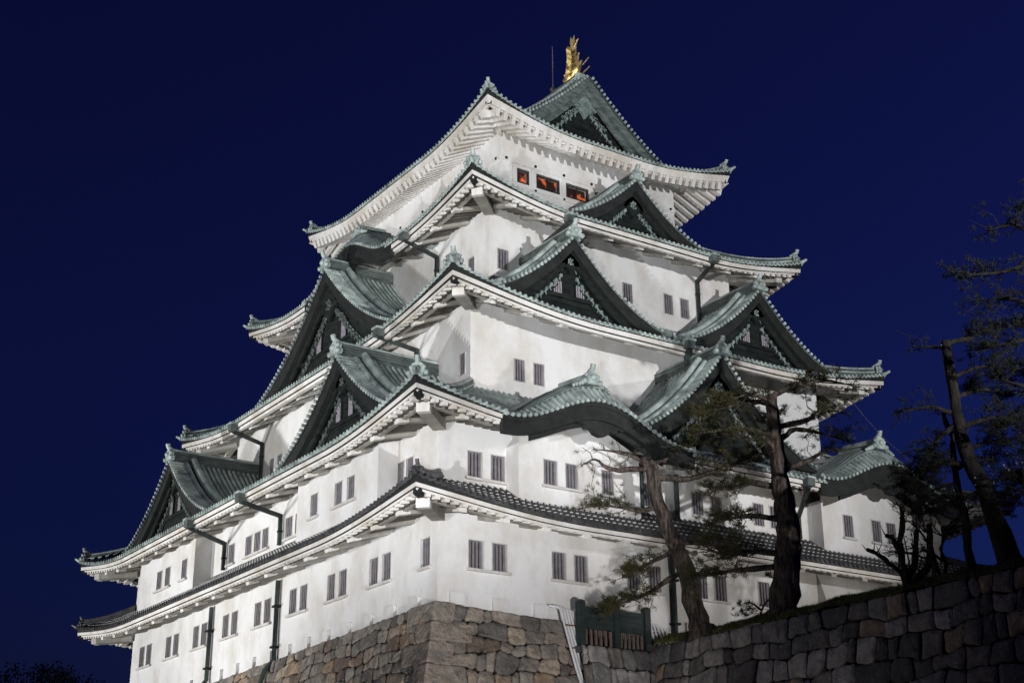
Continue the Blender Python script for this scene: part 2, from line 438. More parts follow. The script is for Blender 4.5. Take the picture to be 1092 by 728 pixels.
    for (cx, cy, dx, dy) in ((X0, Y0, 1, 1), (X1, Y0, -1, 1), (X0, Y1, 1, -1), (X1, Y1, -1, -1)):
        h = MB()
        hz = lambda b: rf.z0+rf.rise(b)+rf.lift*rf.g(b)*max(0, 1-b/B)
        bend = rf.hip_end if hasattr(rf, 'hip_end') else B
        pts = [(cx+dx*b, cy+dy*b, hz(max(b, 0))) for b in frange(.3, bend, 10)]
        acr = Vector((dx, -dy, 0)).normalized(); outv = Vector((-dx, -dy, 0)).normalized()
        z = Vector((0, 0, 1))
        for a, b in zip(pts[:-1], pts[1:]):
            a = Vector(a); b = Vector(b)
            h.hexa([a-acr*.2, a+acr*.2, b+acr*.2, b-acr*.2, a-acr*.16+z*.34, a+acr*.16+z*.34, b+acr*.16+z*.34, b-acr*.16+z*.34], rf.pan)
        h.tube([Vector(p)+z*.38 for p in pts], .12, rf.rib, 7)
        for w in (-.2, .2): h.tube([Vector(p)+acr*w+z*.14 for p in pts], .06, rf.rib, 5)
        # projecting corner tiles
        p0 = Vector((cx, cy, hz(0)))
        h.tube([p0-outv*.5+z*.02, p0+outv*.02+z*.07, p0+outv*.26+z*.2], [.11, .11, .08], rf.rib, 7)
        h.build('hip_ridge', topo)
        om = MB(); ornament(om, Vector(pts[0])+z*.12+outv*.05, outv, soff.get('orn', .85), rf.rib)
        om.build('corner_ornament', topo)
        # diagonal bracket + hip rafter under the corner
        c_ = MB()
        zc = soff['zw']; zt = rf.z0-.3+.70*rf.lift
        wcx, wcy = cx+dx*D, cy+dy*D
        tip = Vector((cx+dx*.38, cy+dy*.38, zt+.05)); foot = Vector((wcx, wcy, zc+.05))
        c_.bar(foot, tip, .30, .34, EAVEWHITE)
        tip2 = tip+(tip-foot).normalized()*.16
        c_.bar(tip-(tip-foot).normalized()*.5, tip2, .34, .40, COPPERDARK)
        if soff.get('beam'):
            ob = D-soff['beam']+.15
            a = Vector((wcx, wcy, zc-.22)); b = Vector((wcx-dx*ob, wcy-dy*ob, rf.z0-soff['hb']+(zc-rf.z0+soff['hb'])*soff['beam']/D-.12+.38*rf.lift))
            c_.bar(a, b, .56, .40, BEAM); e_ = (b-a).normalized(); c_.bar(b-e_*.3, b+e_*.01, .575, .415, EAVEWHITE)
        c_.build('corner_bracket', topo)
    return topo

# ---------------------------------------------------------------- walls with window openings
def wall_face(mb, P0, U, N, wid, z0, z1, holes, depth=.3, m=None):
    m = m or PLASTER
    P0 = Vector(P0); U = Vector(U); N = Vector(N)
    us = sorted({0, wid, *[h[0] for h in holes], *[h[1] for h in holes]})
    zs = sorted({z0, z1, *[h[2] for h in holes], *[h[3] for h in holes]})
    pt = lambda u, z, d=0: P0+U*u-N*d+Vector((0, 0, z))
    for a, b in zip(us[:-1], us[1:]):
        for c, d in zip(zs[:-1], zs[1:]):
            um, zm = (a+b)/2, (c+d)/2
            if any(h[0] < um < h[1] and h[2] < zm < h[3] for h in holes): continue
            mb.quad(pt(a, c), pt(b, c), pt(b, d), pt(a, d), m)
    for (a, b, c, d) in holes:
        mb.quad(pt(a, c), pt(a, d), pt(a, d, depth), pt(a, c, depth), m)
        mb.quad(pt(b, c), pt(b, d), pt(b, d, depth), pt(b, c, depth), m)
        mb.quad(pt(a, c), pt(b, c), pt(b, c, depth), pt(a, c, depth), m)
        mb.quad(pt(a, d), pt(b, d), pt(b, d, depth), pt(a, d, depth), m)

def window(P0, U, N, h, glow=False, nb=4, red=False):
    a, b, c, d = h
    P0 = Vector(P0); U = Vector(U); N = Vector(N)
    pt = lambda u, z, dd: P0+U*u-N*dd+Vector((0, 0, z))
    f = MB()
    f.quad(pt(a-.02, c-.02, .29), pt(b+.02, c-.02, .29), pt(b+.02, d+.02, .29), pt(a-.02, d+.02, .29), GLOW if glow else DARKIN)
    w = .045; ft = BLACK if glow else SILL
    for (x0, x1, zz0, zz1) in ((a-w, a, c-w, d+w), (b, b+w, c-w, d+w), (a, b, d, d+w), (a, b, c-w, c)):
        f.box(pt((x0+x1)/2, (zz0+zz1)/2, -.004), (U*(x1-x0)/2, N*.02, Vector((0, 0, (zz1-zz0)/2))), ft)
    o = f.build('window', keep)
    l = MB()
    if glow:
        w = .06
        for u in (a+w/2+.005, b-w/2-.005): l.box(pt(u, (c+d)/2, .05), (U*w/2, N*.03, Vector((0, 0, (d-c)/2-.002))), BLACK)
        for z in (c+w/2+.005, d-w/2-.005): l.box(pt((a+b)/2, z, .06), (U*((b-a)/2-.07), N*.03, Vector((0, 0, w/2))), BLACK)
        if b-a > 1: l.box(pt((a+b)/2, (c+d)/2, .10), (U*.03, N*.03, Vector((0, 0, (d-c)/2-.07))), BLACK)
        l.build('window_frame', o)
    else:
        for i in range(nb):
            u = a+(b-a)*(i+.5)/nb
            l.box(pt(u, (c+d)/2, .07), (U*.047, N*.04, Vector((0, 0, (d-c)/2-.003))), BARS)
        l.build('lattice', o)
    return o

def sill(P0, U, N, a, b, z):
    f = MB(); P0 = Vector(P0); U = Vector(U); N = Vector(N)
    f.box(P0+U*(a+b)/2+N*.075+Vector((0, 0, z)), (U*(b-a)/2, N*.085, Vector((0, 0, .055))), SILL)
    f.build('window_sill', keep)

UX, UY = Vector((1, 0, 0)), Vector((0, 1, 0))
NF, NL = Vector((0, -1, 0)), Vector((-1, 0, 0))
def storey(k, z0, z1, hF, hL, glowF=False):
    i = INS[k-1]
    x0, y0, x1, y1 = i, i, WX-i, WY-i
    mb = MB()
    wall_face(mb, (x0, y0, 0), UX, NF, x1-x0, z0, z1, [(a-x0, b-x0, c, d) for a, b, c, d in hF])
    wall_face(mb, (x0, y0, 0), UY, NL, y1-y0, z0, z1, [(a-y0, b-y0, c, d) for a, b, c, d in hL])
    wall_face(mb, (x1, y0, 0), UY, -NL, y1-y0, z0, z1, [])
    wall_face(mb, (x0, y1, 0), UX, -NF, x1-x0, z0, z1, [])
    mb.build('storey_wall', keep)
    for h in hF: window((0, y0, 0), UX, NF, h, glowF)
    for h in hL: window((x0, 0, 0), UY, NL, h)

def bay(face, a, b, p, z0, z1, holes, arch=None):
    """projecting bay; arch(u) gives the top outline under a curved gable"""
    mb = MB()
    if face == 'F': P = lambda u, d, z: Vector((u, -d, z)); U, N = UX, NF
    else: P = lambda u, d, z: Vector((-d, u, z)); U, N = UY, NL
    O = P(0, p, 0)
    wall_face(mb, O+U*a, U, N, b-a, z0, z1, [(h[0]-a, h[1]-a, h[2], h[3]) for h in holes])
    for u in (a, b): mb.quad(P(u, 0, z0), P(u, p, z0), P(u, p, z1), P(u, 0, z1), PLASTER)
    mb.quad(P(a, 0, z1), P(b, 0, z1), P(b, p, z1), P(a, p, z1), PLASTER)
    if arch:
        us = frange(a, b, 30)
        for u, v in zip(us[:-1], us[1:]):
            mb.quad(P(u, p, z1), P(v, p, z1), P(v, p, max(z1, arch(v))), P(u, p, max(z1, arch(u))), PLASTER)
    mb.build('bay_wall', keep)
    for h in holes: window(O, U, N, h)
    return O, U, N

# window lists: (a, b, z0, z1) along the face
def pair(c, w=.72, gap=1.2, z0=1.57, z1=2.77): return [(c-gap/2-w/2, c-gap/2+w/2, z0, z1), (c+gap/2-w/2, c+gap/2+w/2, z0, z1)]
w1F = []
c1F = [2.46, 6.78, 10.96, 14.96, 18.95, 23.9, 28.6]
for c in c1F: w1F += pair(c)
c1L = [4.92, 9.04, 13.1, 17.2, 21.28, 25.35, 29.45, 33.72]
w1L = [(.62, 1.34, 1.6, 2.82)]
for c in c1L: w1L += pair(c, .74, 1.16, 1.6, 2.82)
storey(1, -1.2, 4.5, w1F, w1L)
for c in c1F: sill((0, 0, 0), UX, NF, c-1.08, c+1.12, 1.50)
for c in c1L: sill((0, 0, 0), UY, NL, c-1.1, c+1.1, 1.53)
sill((0, 0, 0), UY, NL, .5, 1.46, 1.53)
w2F = pair(2.40, .72, 1.2, 5.52, 6.67)+[(11.0, 11.6, 5.56, 6.67)]+pair(15.0, .68, 1.2, 5.56, 6.64)+pair(18.9, .66, 1.1, 5.56, 6.66)
w2L = [(2.15, 2.75, 5.6, 6.72), (2.98, 3.62, 5.6, 6.72)]+pair(14.0, .74, 1.1, 5.55, 6.62)+[(17.0, 17.7, 5.55, 6.62)]+pair(18.9, .74, 1.1, 5.55, 6.62)+[(21.3, 22.0, 5.55, 6.62)]
storey(2, 4.6, 8.2, w2F, w2L)
sill((0, 0, 0), UX, NF, 1.3, 3.4, 5.45); sill((0, 0, 0), UX, NF, 14, 16, 5.49)
for c in (14.0, 18.9): sill((0, 0, 0), UY, NL, c-1.0, c+1.0, 5.48)
for a, b in ((16.85, 17.85), (21.15, 22.15)): sill((0, 0, 0), UY, NL, a, b, 5.48)
storey(3, 10.2, 16.3, [(6.78, 7.38, 12.17, 13.30), (7.92, 8.54, 12.17, 13.30), (24.2, 24.8, 12.2, 13.3)], [(4.72, 5.22, 12.17, 13.25), (25.1, 25.75, 12.25, 13.3), (26.2, 26.85, 12.25, 13.3)])
storey(4, 17.2, 23.5, [(7.92, 8.6, 19.6, 20.75), (16.3, 16.97, 19.6, 20.75), (19.28, 19.92, 19.55, 20.75), (20.5, 21.13, 19.55, 20.75)], [(8.9, 9.5, 19.6, 20.75), (11.9, 12.5, 19.6, 20.75)])
storey(5, 24.8, 29.7, [(10.72, 11.45, 26.42, 27.22), (12.05, 13.58, 26.42, 27.22), (14.15, 15.66, 26.42, 27.22), (16.25, 17.75, 26.42, 27.22), (18.35, 19.85, 26.42, 27.22), (20.4, 21.1, 26.42, 27.22)], [], True)

# plaster bands and nail covers of the top storey
tb = MB(); i5 = INS[4]
for (face, L_) in (('F', WX-2*i5), ('L', WY-2*i5)):
    P = (lambda u, d, z: Vector((i5+u, i5-d, z))) if face == 'F' else (lambda u, d, z: Vector((i5-d, i5+u, z)))
    U, N = (UX, NF) if face == 'F' else (UY, NL)
    for z, h in ((27.66, .34), (26.12, .16)):
        tb.box(P(L_/2, .03, z), (U*(L_/2+.03), N*.04, Vector((0, 0, h/2))), PLASTER)
    for u in [.35+j*(L_-.7)/6 for j in range(7)]:
        tb.disc(P(u, .08, 27.66), N, .09, .07, BLACK, 8)
        tb.disc(P(u, .08, 26.12), N, .07, .07, BLACK, 8)
    if face == 'F':
        for u in (.9, 2.2, 4.35, 6.45, 8.5, 10.6):
            tb.box(P(u, .02, 26.87), (U*.12, N*.03, Vector((0, 0, .58))), PLASTER)
tb.build('wall_band', keep)

# small plastered blocks at the foot of the wall
for c in [0.9+2.12*j for j in range(15)]:
    b_k = MB(); zt = .22 if c < 1.5 else 0.0
    b_k.box((c, -.07, -.02+zt/2), (UX*.36, UY*.09, Vector((0, 0, .38)))  , PLASTER); b_k.build('plaster_block', keep)
for c in [1.6+2.05*j for j in range(17)]:
    b_k = MB(); zt = .12-.022*c
    b_k.box((-.07, c, zt-.05), (UX*.09, UY*.24, Vector((0, 0, .38))), PLASTER); b_k.build('plaster_block', keep)

# ---------------------------------------------------------------- roofs
def eprof(h1, h2, step=.09, edge=BLACK, w=EAVEWHITE):
    return [(.0, -.03, 0, edge), (.07, -.06, 0, edge), (.09, -.03, 1, edge), (.10, -.05, 1, w), (.10+step*.2, -.05-h1, 1, BLACK),
            (.13+step, -.07-h1, 1, w), (.15+step*1.2, -.08-h1-h2, 1, w), (.45+step, -.08-h1-h2+.05, 1, w)]
R1 = Roof(1, 2.75, 2.75, 1.75, 3.42, .95, 9, .1, False)
R2 = Roof(2, 2.9, 2.9+2*KEN, 4.0, 7.36, 1.15, 8.5)
R3 = Roof(3, 2.8, 2.8+1.5*KEN, 3.6, 14.92, 1.25, 9)
R4 = Roof(4, 3.1, 3.1+KEN, 3.1, 22.2, 1.3, 7.5)
R5 = Roof(5, 2.55, 8.92, 6.0, 28.72, 1.35, 7)
R5.rise = lambda b: .344*b+.0405*b*b
R5.z = lambda u, b, Ls: R5.z0+R5.rise(b)+R5.lift*R5.g(min(u, Ls-u))*max(0, 1-b/4.5)
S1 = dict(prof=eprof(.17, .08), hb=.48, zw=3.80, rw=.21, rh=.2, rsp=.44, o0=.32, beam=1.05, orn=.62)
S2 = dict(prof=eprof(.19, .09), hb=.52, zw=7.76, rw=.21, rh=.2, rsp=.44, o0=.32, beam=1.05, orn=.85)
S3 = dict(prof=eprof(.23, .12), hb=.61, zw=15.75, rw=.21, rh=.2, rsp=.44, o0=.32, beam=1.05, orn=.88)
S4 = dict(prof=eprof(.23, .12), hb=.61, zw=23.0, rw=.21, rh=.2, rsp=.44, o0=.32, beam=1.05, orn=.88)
S5 = dict(prof=[(.0, -.03, 0, BLACK), (.06, -.05, 0, BLACK), (.08, -.02, 1, BLACK), (.09, -.03, 1, EAVEWHITE), (.20, -.44, 1, EAVEWHITE), (.28, -.48, 1, EAVEWHITE), (.30, -.54, 1, EAVEWHITE), (.5, -.50, 1, EAVEWHITE)], hb=1.02, zw=29.15, rw=.25, rh=.46, rsp=.52, o0=.20, orn=.82)
KARA = dict(c=6.65, hw=5.2)
fx = lambda c, hw, rf: (c-hw-rf.rect.x0, c+hw-rf.rect.x0)
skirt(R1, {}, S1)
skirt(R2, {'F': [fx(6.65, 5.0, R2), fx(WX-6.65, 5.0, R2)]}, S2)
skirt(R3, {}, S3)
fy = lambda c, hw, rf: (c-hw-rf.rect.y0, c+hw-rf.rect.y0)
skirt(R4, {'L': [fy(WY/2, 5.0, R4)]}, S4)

# ---------------------------------------------------------------- triangular gables
class Frame:
    def __init__(s, face, c, plane):
        s.face, s.c, s.pl = face, c, plane
        if face == 'F': s.U, s.N = Vector((1, 0, 0)), Vector((0, -1, 0))
        else: s.U, s.N = Vector((0, 1, 0)), Vector((-1, 0, 0))
    def __call__(s, u, d, z):
        return Vector((s.c+u, s.pl+d, z)) if s.face == 'F' else Vector((s.pl+d, s.c+u, z))

def gable(F, hw, zap, H, dback, rh=.5, surface=True, prof=None, wallm=None, board_m=None, pend=None, gs=1.0, a_=.40, dw=.66, winz=None, winu=.7, winw=.62, winh=.75, smax=1.0, orn=1.0, ridge=True, board=.5, relief=1.0):
    bm1, bm2 = (board_m, board_m) if board_m else (BLACK, COPPERDARK)
    pf = prof or (lambda u: zap-H*(a_*abs(u)/hw+(1-a_)*(1-(1-min(1, abs(u)/hw))**2)))
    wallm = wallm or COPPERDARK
    us = [hw*smax*i/16 for i in range(17)]
    top = MB(); z = Vector((0, 0, 1))
    dsurf = dback if surface else 1.7
    for sg in (-1, 1):
        for a, b in zip(us[:-1], us[1:]):
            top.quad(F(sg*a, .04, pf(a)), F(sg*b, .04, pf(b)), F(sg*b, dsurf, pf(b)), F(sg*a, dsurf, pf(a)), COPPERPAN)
            top.quad(F(sg*a, .04, pf(a)), F(sg*b, .04, pf(b)), F(sg*b, .04, pf(b)-.09), F(sg*a, .04, pf(a)-.09), COPPERPAN)
        # verge tiles lying across the edge, round ends facing out
        u = .22
        while u < hw*smax-.05:
            sl = (pf(u+.02)-pf(u))/.02
            ct = 1/math.sqrt(1+sl*sl)
            sv = (F.U*sg+z*sl).normalized()
            nrm = (z-F.U*sg*sl).normalized()
            p0 = F(sg*u, -.03, pf(u)+.03); p1 = F(sg*u, .80, pf(u)+.03)
            vs = []; prf = [(-1, -.3), (-.75, .65), (0, 1.05), (.75, .65), (1, -.3)]
            for p in (p0, p1):
                for x, y in prf: vs.append(p+sv*x*.085+nrm*y*.085)
            top.add(vs, [[k, k+1, 6+k, 5+k] for k in range(4)], COPPER, True)
            top.disc(F(sg*u, -.06, pf(u)+.03), F.N, .094, .10, COPPER)
            u += .30*ct
        for a, b in zip(us[1:-1], us[2:]):
            top.quad(F(sg*a, .82, pf(a)+.02), F(sg*b, .82, pf(b)+.02), F(sg*b, 2.02 if surface else 1.7, pf(b)+.02), F(sg*a, 2.02 if surface else 1.7, pf(a)+.02), COPPERDARK)  # dark sheet painted in as the shadow between the descending ridges
        # descending ridges
        for d_, r_, zz in ((.96, .15, .12), (1.42, .18, .40), (1.42, .13, .16), (1.90, .13, .14)):
            top.tube([F(sg*u_, d_, pf(u_)+zz) for u_ in frange(.25, hw*smax*.94, 18)], r_, COPPER, 8)
        pe = F(sg*hw*smax*.95, 1.02, pf(hw*smax*.95)+.14)
        top.ball(pe+z*.06, .22, COPPER, 8)
        top.tube([pe, pe+F.U*sg*.16+z*.25, pe+F.U*sg*.2+z*.42], [.12, .1, .1], COPPER, 6)
        if surface:
            d = 2.05
            while d < dback:
                top.halfrib([F(sg*u_, d, pf(u_)+.03) for u_ in frange(.2, hw*smax, 9)], F.N, .078, COPPER)
                d += .32
    go = top.build('gable', keep)
    # barge boards
    bb = MB()
    for sg in (-1, 1):
        for (d0, d1, t0, t1, m) in ((.10, .34, .07, board+.07, bm1), (.36, .50, .14, board+.42, bm2)):
            uu = frange(0, hw*smax, 20)
            for a, b in zip(uu[:-1], uu[1:]):
                def vz(u, t):
                    sl = (pf(u+.02)-pf(u))/.02
                    v_ = pf(u)-t*min(1.6, math.sqrt(1+sl*sl))*(0.85+.45*u/hw if t > .2 else 1)
                    return max(v_, min(pf(u)-.06-.02*t, pf(hw)-.12)) if surface else v_
                bb.hexa([F(sg*a, d0, vz(a, t1)), F(sg*b, d0, vz(b, t1)), F(sg*b, d1, vz(b, t1)), F(sg*a, d1, vz(a, t1)),
                         F(sg*a, d0, vz(a, t0)), F(sg*b, d0, vz(b, t0)), F(sg*b, d1, vz(b, t0)), F(sg*a, d1, vz(a, t0))], m)
        uu = frange(0, hw*smax, 16)
        for a, b in zip(uu[:-1], uu[1:]):
            bb.quad(F(sg*a, .05, pf(a)-.10), F(sg*b, .05, pf(b)-.10), F(sg*b, dw+.02, pf(b)-.14), F(sg*a, dw+.02, pf(a)-.14), BLACK)
    bb.build('bargeboard', go)
    # recessed wall
    wl = MB(); zb = pf(hw)-.3
    for sg in (-1, 1):
        for a, b in zip(us[:-1], us[1:]):
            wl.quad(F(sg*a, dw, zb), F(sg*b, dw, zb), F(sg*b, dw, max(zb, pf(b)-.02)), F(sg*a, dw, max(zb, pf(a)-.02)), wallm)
        # mouldings that run parallel with the slope
        for off, m, u0, u1 in ((1.55, COPPERMID, .22, .66), (1.85, wallm, .12, .78)):
            pts = [F(sg*u_, dw-.06, pf(u_)-off*relief) for u_ in frange(hw*u0, hw*u1, 12)]
            pts = [p for p in pts if p.z > zb+.3]
            if len(pts) > 2: wl.tube(pts, .055, m, 5)
    # horizontal boards
    zz = pf(hw)+.25; hh = zap-pf(hw)
    inv = lambda zv: next((u_ for u_ in frange(0, hw, 60) if pf(u_) <= zv), hw)
    nbd = int(hh/.42)
    for j in range(nbd):
        zv = pf(hw)+.1+j*.42; w = inv(zv)-.35
        if w > .5: wl.box(F(0, dw-.015, zv), (F.U*w, F.N*.03, z*.025), wallm)
    zv = (winz-.12) if winz else pf(hw)+.55
    w = inv(zv)-.8
    if w > .3: wl.box(F(0, dw-.06, zv), (F.U*w, F.N*.07, z*.09), wallm)
    wl.build('gable_wall', go)
    # pendant below the apex and scroll relief
    gp = MB(); s = relief*gs
    ol = [(0, .25), (.28, .05), (.62, -.25), (.80, -.62), (.50, -.60), (.42, -.86), (.22, -.92), (0, -1.25), (-.22, -.92), (-.42, -.86), (-.50, -.60), (-.80, -.62), (-.62, -.25), (-.28, .05)]
    zc = zap-(.80+board)*max(s, .8)
    gp.prism([(F(x*s, dw-.30, zc+y*s), F(x*s, dw-.12, zc+y*s)) for x, y in ol], pend or COPPERDARK)
    rm = COPPERMID if (pend or F.face == 'F') else BOARDMID
    rnd = random.Random(int(zap*10))
    for k in range(7): gp.ball(F(.20*s*math.cos(k*.9)*(k > 0), dw-.30, zc-.38*s+.20*s*math.sin(k*.9)*(k > 0)), .10*s, rm, 5)
    for sg in (-1, 1):
        for j in range(9):
            x = sg*(.18+.16*j)*s; y = zc-.45*s-(.05+.13*j)*s+rnd.uniform(-.1, .1)
            r_ = .09*s*(1.3-.06*j)
            gp.tube([F(x+r_*math.cos(t)*1.2, dw-.14, y+r_*math.sin(t)) for t in frange(0, 4.9, 7)], .035*s, rm, 4)
    for sg in (-1, 1):   # carved wave edge that follows the boards
        u = .5*relief
        while u < hw*.62:
            zz = pf(u)-(board+1.05)*max(relief, .8)
            if zz > zb+.35:
                gp.ball(F(sg*u, dw-.10, zz), .13*relief, rm, 5)
                gp.tube([F(sg*u, dw-.10, zz), F(sg*(u+.12), dw-.12, zz-.2*relief), F(sg*(u+.02), dw-.1, zz-.34*relief)], [.08*relief, .06*relief, .02], rm, 5)
            u += .30*relief
    gp.build('gable_ornament', go)
    if winz:
        for sg in (-1, 1):
            f = MB(); cz = winz+winh/2; cu = sg*winu
            f.box(F(cu, dw-.02, cz), (F.U*(winw/2), F.N*.03, z*winh/2), BLACK)
            for x in (-1, 1): f.box(F(cu+x*(winw/2+.03), dw-.05, cz), (F.U*.04, F.N*.06, z*(winh/2+.05)), COPPERDARK)
            for x in (-1, 1): f.box(F(cu, dw-.05, cz+x*(winh/2+.03)), (F.U*(winw/2-.012), F.N*.055, z*.04), COPPERDARK)
            for j in range(4):
                f.box(F(cu+winw*((j+.5)/4-.5), dw-.07, cz), (F.U*winw*.062, F.N*.02, z*(winh/2-.012)), WHITEBAR)
            f.build('window', go)
    if ridge:
        rg = MB()
        zr = lambda d: zap-.02
        rg.box(F(0, dback/2+.05, zap+rh/2-.1), (F.U*.22, F.N*(dback/2-.07), z*(rh/2+.1)), BOARDMID)
        for zz in (.12, rh*.5, rh*.82):
            for sg in (-1, 1): rg.tube([F(sg*.225, .1, zap+zz), F(sg*.225, dback, zap+zz)], .045, COPPERPAN, 5)
        rg.tube([F(0, .0, zap+rh+.04), F(0, dback, zap+rh+.04)], .16, COPPER, 8)
        rg.build('ridge', go)
        om = MB(); ornament(om, F(0, -.02, zap+.05*orn), F.N, orn)
        om.build('ridge_ornament', go)
    return go

gable(Frame('F', WX/2-3*KEN, 2.75), 5.6, 20.05, 4.1, 4.75, .45, winz=16.95, winw=.56, winh=.66, orn=.95, gs=.72)
gable(Frame('F', WX/2+3*KEN, 2.75), 5.6, 20.05, 4.1, 4.75, .45, winz=16.95, winw=.56, winh=.66, orn=.95, gs=.72)
gable(Frame('F', WX/2, 5.3), 4.9, 26.2, 3.3, 4.35, .35, orn=.9, relief=.9)
gable(Frame('F', WX/2, -.75), 6.2, 13.85, 5.1, 5.1, .35, winz=10.05, winu=1.5, winw=.85, winh=.75, orn=.95)
gable(Frame('L', WY/2-5*KEN, -1.35), 6.3, 12.9, 4.4, 5.7, .5, winz=9.75, winu=.62, winw=.5, winh=.95, gs=.8, a_=.46)
gable(Frame('L', WY/2+5*KEN, -1.35), 6.3, 12.9, 4.4, 5.7, .5, winz=9.75, winu=.62, winw=.5, winh=.95, gs=.8, a_=.46)
gable(Frame('L', WY/2, 3.05), 8.5, 22.4, 6.1, 4.5, .5, winz=17.75, winu=1.5, winw=.6, winh=1.0, board=.6, relief=1.25, a_=.46)

# ---------------------------------------------------------------- undulating gables
def kara(F, hw, zb, bump, dback, slope=.06, orn=.95, rl=2.6, roll=1.1):
    pb = lambda u: zb+bump*(0.5+0.5*math.cos(math.pi*min(1, abs(u)/hw)))**1.15+.18*max(0, abs(u)/hw-.75)*4*.25
    us = frange(-hw, hw, 44); z = Vector((0, 0, 1))
    sh = lambda u: .3+.7*(0.5+0.5*math.cos(math.pi*min(1, abs(u)/hw)))
    rs = lambda u, d: slope*d+roll*sh(u)*(1-(1-min(1, max(0, d)/1.5))**2)
    top = MB()
    for a, b in zip(us[:-1], us[1:]):
        for d0, d1 in ((0, .3), (.3, .65), (.65, 1.05), (1.05, 1.5), (1.5, dback)):
            top.quad(F(a, d0, pb(a)+rs(a, d0)), F(b, d0, pb(b)+rs(b, d0)), F(b, d1, pb(b)+rs(b, d1)), F(a, d1, pb(a)+rs(a, d1)), COPPER)
    u = -hw+.1
    while u < hw:
        sl = (pb(u+.02)-pb(u-.02))/.04; ct = 1/math.sqrt(1+sl*sl)
        top.halfrib([F(u, d_, pb(u)+.02+rs(u, d_)) for d_ in (-.03, .3, .62)], F.U, .085, COPPER)
        top.disc(F(u, -.06, pb(u)+.02), F.N, .088, .1, COPPER)
        u += .30*ct
    for d_ in (.66, .9, 1.15, 1.45, 1.8, 2.2):
        top.tube([F(u, d_, pb(u)+rs(u, d_)+.005) for u in frange(-hw*.98, hw*.98, 36)], .03, COPPERPAN, 4)
    for sg in (-1, 1):   # rolls running back from the shoulder
        top.tube([F(sg*hw*.98, .0, pb(hw*.98)+.12), F(sg*hw*.98, 1.3, pb(hw)+.16+slope)], .13, COPPER, 7)
    ko = top.build('curved_gable', keep)
    bb = MB()
    def strip(d0, d1, t0, t1, m, k=1.0):
        for a, b in zip(us[:-1], us[1:]):
            def lo(u, t): return zb-t+(pb(u)-zb)*(k if t > .3 else 1)
            bb.hexa([F(a, d0, lo(a, t1)), F(b, d0, lo(b, t1)), F(b, d1, lo(b, t1)), F(a, d1, lo(a, t1)),
                     F(a, d0, pb(a)-t0), F(b, d0, pb(b)-t0), F(b, d1, pb(b)-t0), F(a, d1, pb(a)-t0)], m)
    strip(.04, .16, .03, .22, BLACK)
    strip(.10, .34, .20, .78, BLACK, .96)
    us = frange(-hw+1.6, hw-1.6, 40)
    strip(.42, .56, .30, .98, BLACK, .93)
    for a, b in zip(us[:-1], us[1:]):
        so = lambda u: pb(u)-.28+.85*(u/hw)**2
        bb.quad(F(a, .3, so(a)), F(b, .3, so(b)), F(b, dback, so(b)), F(a, dback, so(a)), COPPERDARK if F.face == 'F' else BEAM)
    # carved pendant in the middle of the arch
    ol = [(-1.5, .05), (-1.2, -.18), (-1.0, -.12), (-.8, -.32), (-.5, -.30), (-.32, -.5), (0, -.58), (.32, -.5), (.5, -.30), (.8, -.32), (1.0, -.12), (1.2, -.18), (1.5, .05), (.8, .4), (-.8, .4)]
    zc = zb+bump-.95
    bb.prism([(F(x, .2, zc+y), F(x, .5, zc+y)) for x, y in ol], BLACK)
    bb.build('bargeboard', ko)
    rg = MB()
    ztop = zb+bump+roll
    rg.box(F(0, rl/2+.9, ztop+.18+slope*rl/2), (F.U*.2, F.N*(rl/2), z*.22), COPPER)
    rg.tube([F(0, .85, ztop+.42), F(0, rl+.6, ztop+.44+slope*rl)], .13, COPPER, 8)
    rg.tube([F(.2, .9, ztop+.22), F(.2, rl+.5, ztop+.24+slope*rl)], .05, COPPERPAN, 5)
    rg.tube([F(-.2, .9, ztop+.22), F(-.2, rl+.5, ztop+.24+slope*rl)], .05, COPPERPAN, 5)
    rg.build('ridge', ko)
    om = MB(); ornament(om, F(0, .8, ztop+.05), F.N, orn)
    for sg in (-1, 1):
        for j in range(4): om.ball(F(sg*(.5+.16*j), .83, ztop-.02-.07*j), .14-.015*j, COPPER)
    om.build('ridge_ornament', ko)
    return pb

pbF = kara(Frame('F', KARA['c'], -2.92), 5.25, 7.5, 1.5, 4.2)
pbF2 = kara(Frame('F', WX-KARA['c'], -2.92), 5.25, 7.5, 1.5, 4.2)
kara(Frame('L', WY/2, INS[3]-3.12), 5.3, 22.25, 1.75, 3.4, orn=.7, rl=2.0)

# bays of the second storey
archF = lambda c: (lambda u: pbF(u-c)-.32)
bw = lambda lst, z0=5.42, z1=6.55: [(a, b, z0, z1) for a, b in lst]
O, U, N = bay('F', 3.42, 10.1, 1.0, 4.3, 7.1, bw([(4.74, 5.44), (5.92, 6.58), (7.92, 8.56)]), archF(KARA['c']))
sill(O, U, N, 4.6, 6.75, 5.35); sill(O, U, N, 7.75, 8.72, 5.35)
O, U, N = bay('F', WX-10.1, WX-3.42, 1.0, 4.3, 7.1, bw([(23.2, 23.85), (25.25, 25.9), (26.35, 27.0)]), archF(WX-KARA['c']))
sill(O, U, N, 23.05, 24.0, 5.35); sill(O, U, N, 25.1, 27.15, 5.35)
O, U, N = bay('L', 3.55, 11.6, 1.0, 4.3, 7.95, bw([(5.7, 6.4), (6.92, 7.62), (9.4, 10.1)], 5.48, 6.58))
sill(O, U, N, 5.5, 7.8, 5.41); sill(O, U, N, 9.25, 10.25, 5.41)
O, U, N = bay('L', 24.45, 32.9, 1.0, 4.3, 8.0, bw([(25.5, 26.2), (28.0, 28.7), (29.3, 30.0)], 5.35, 6.45))
sill(O, U, N, 25.35, 26.35, 5.28); sill(O, U, N, 27.8, 30.2, 5.28)

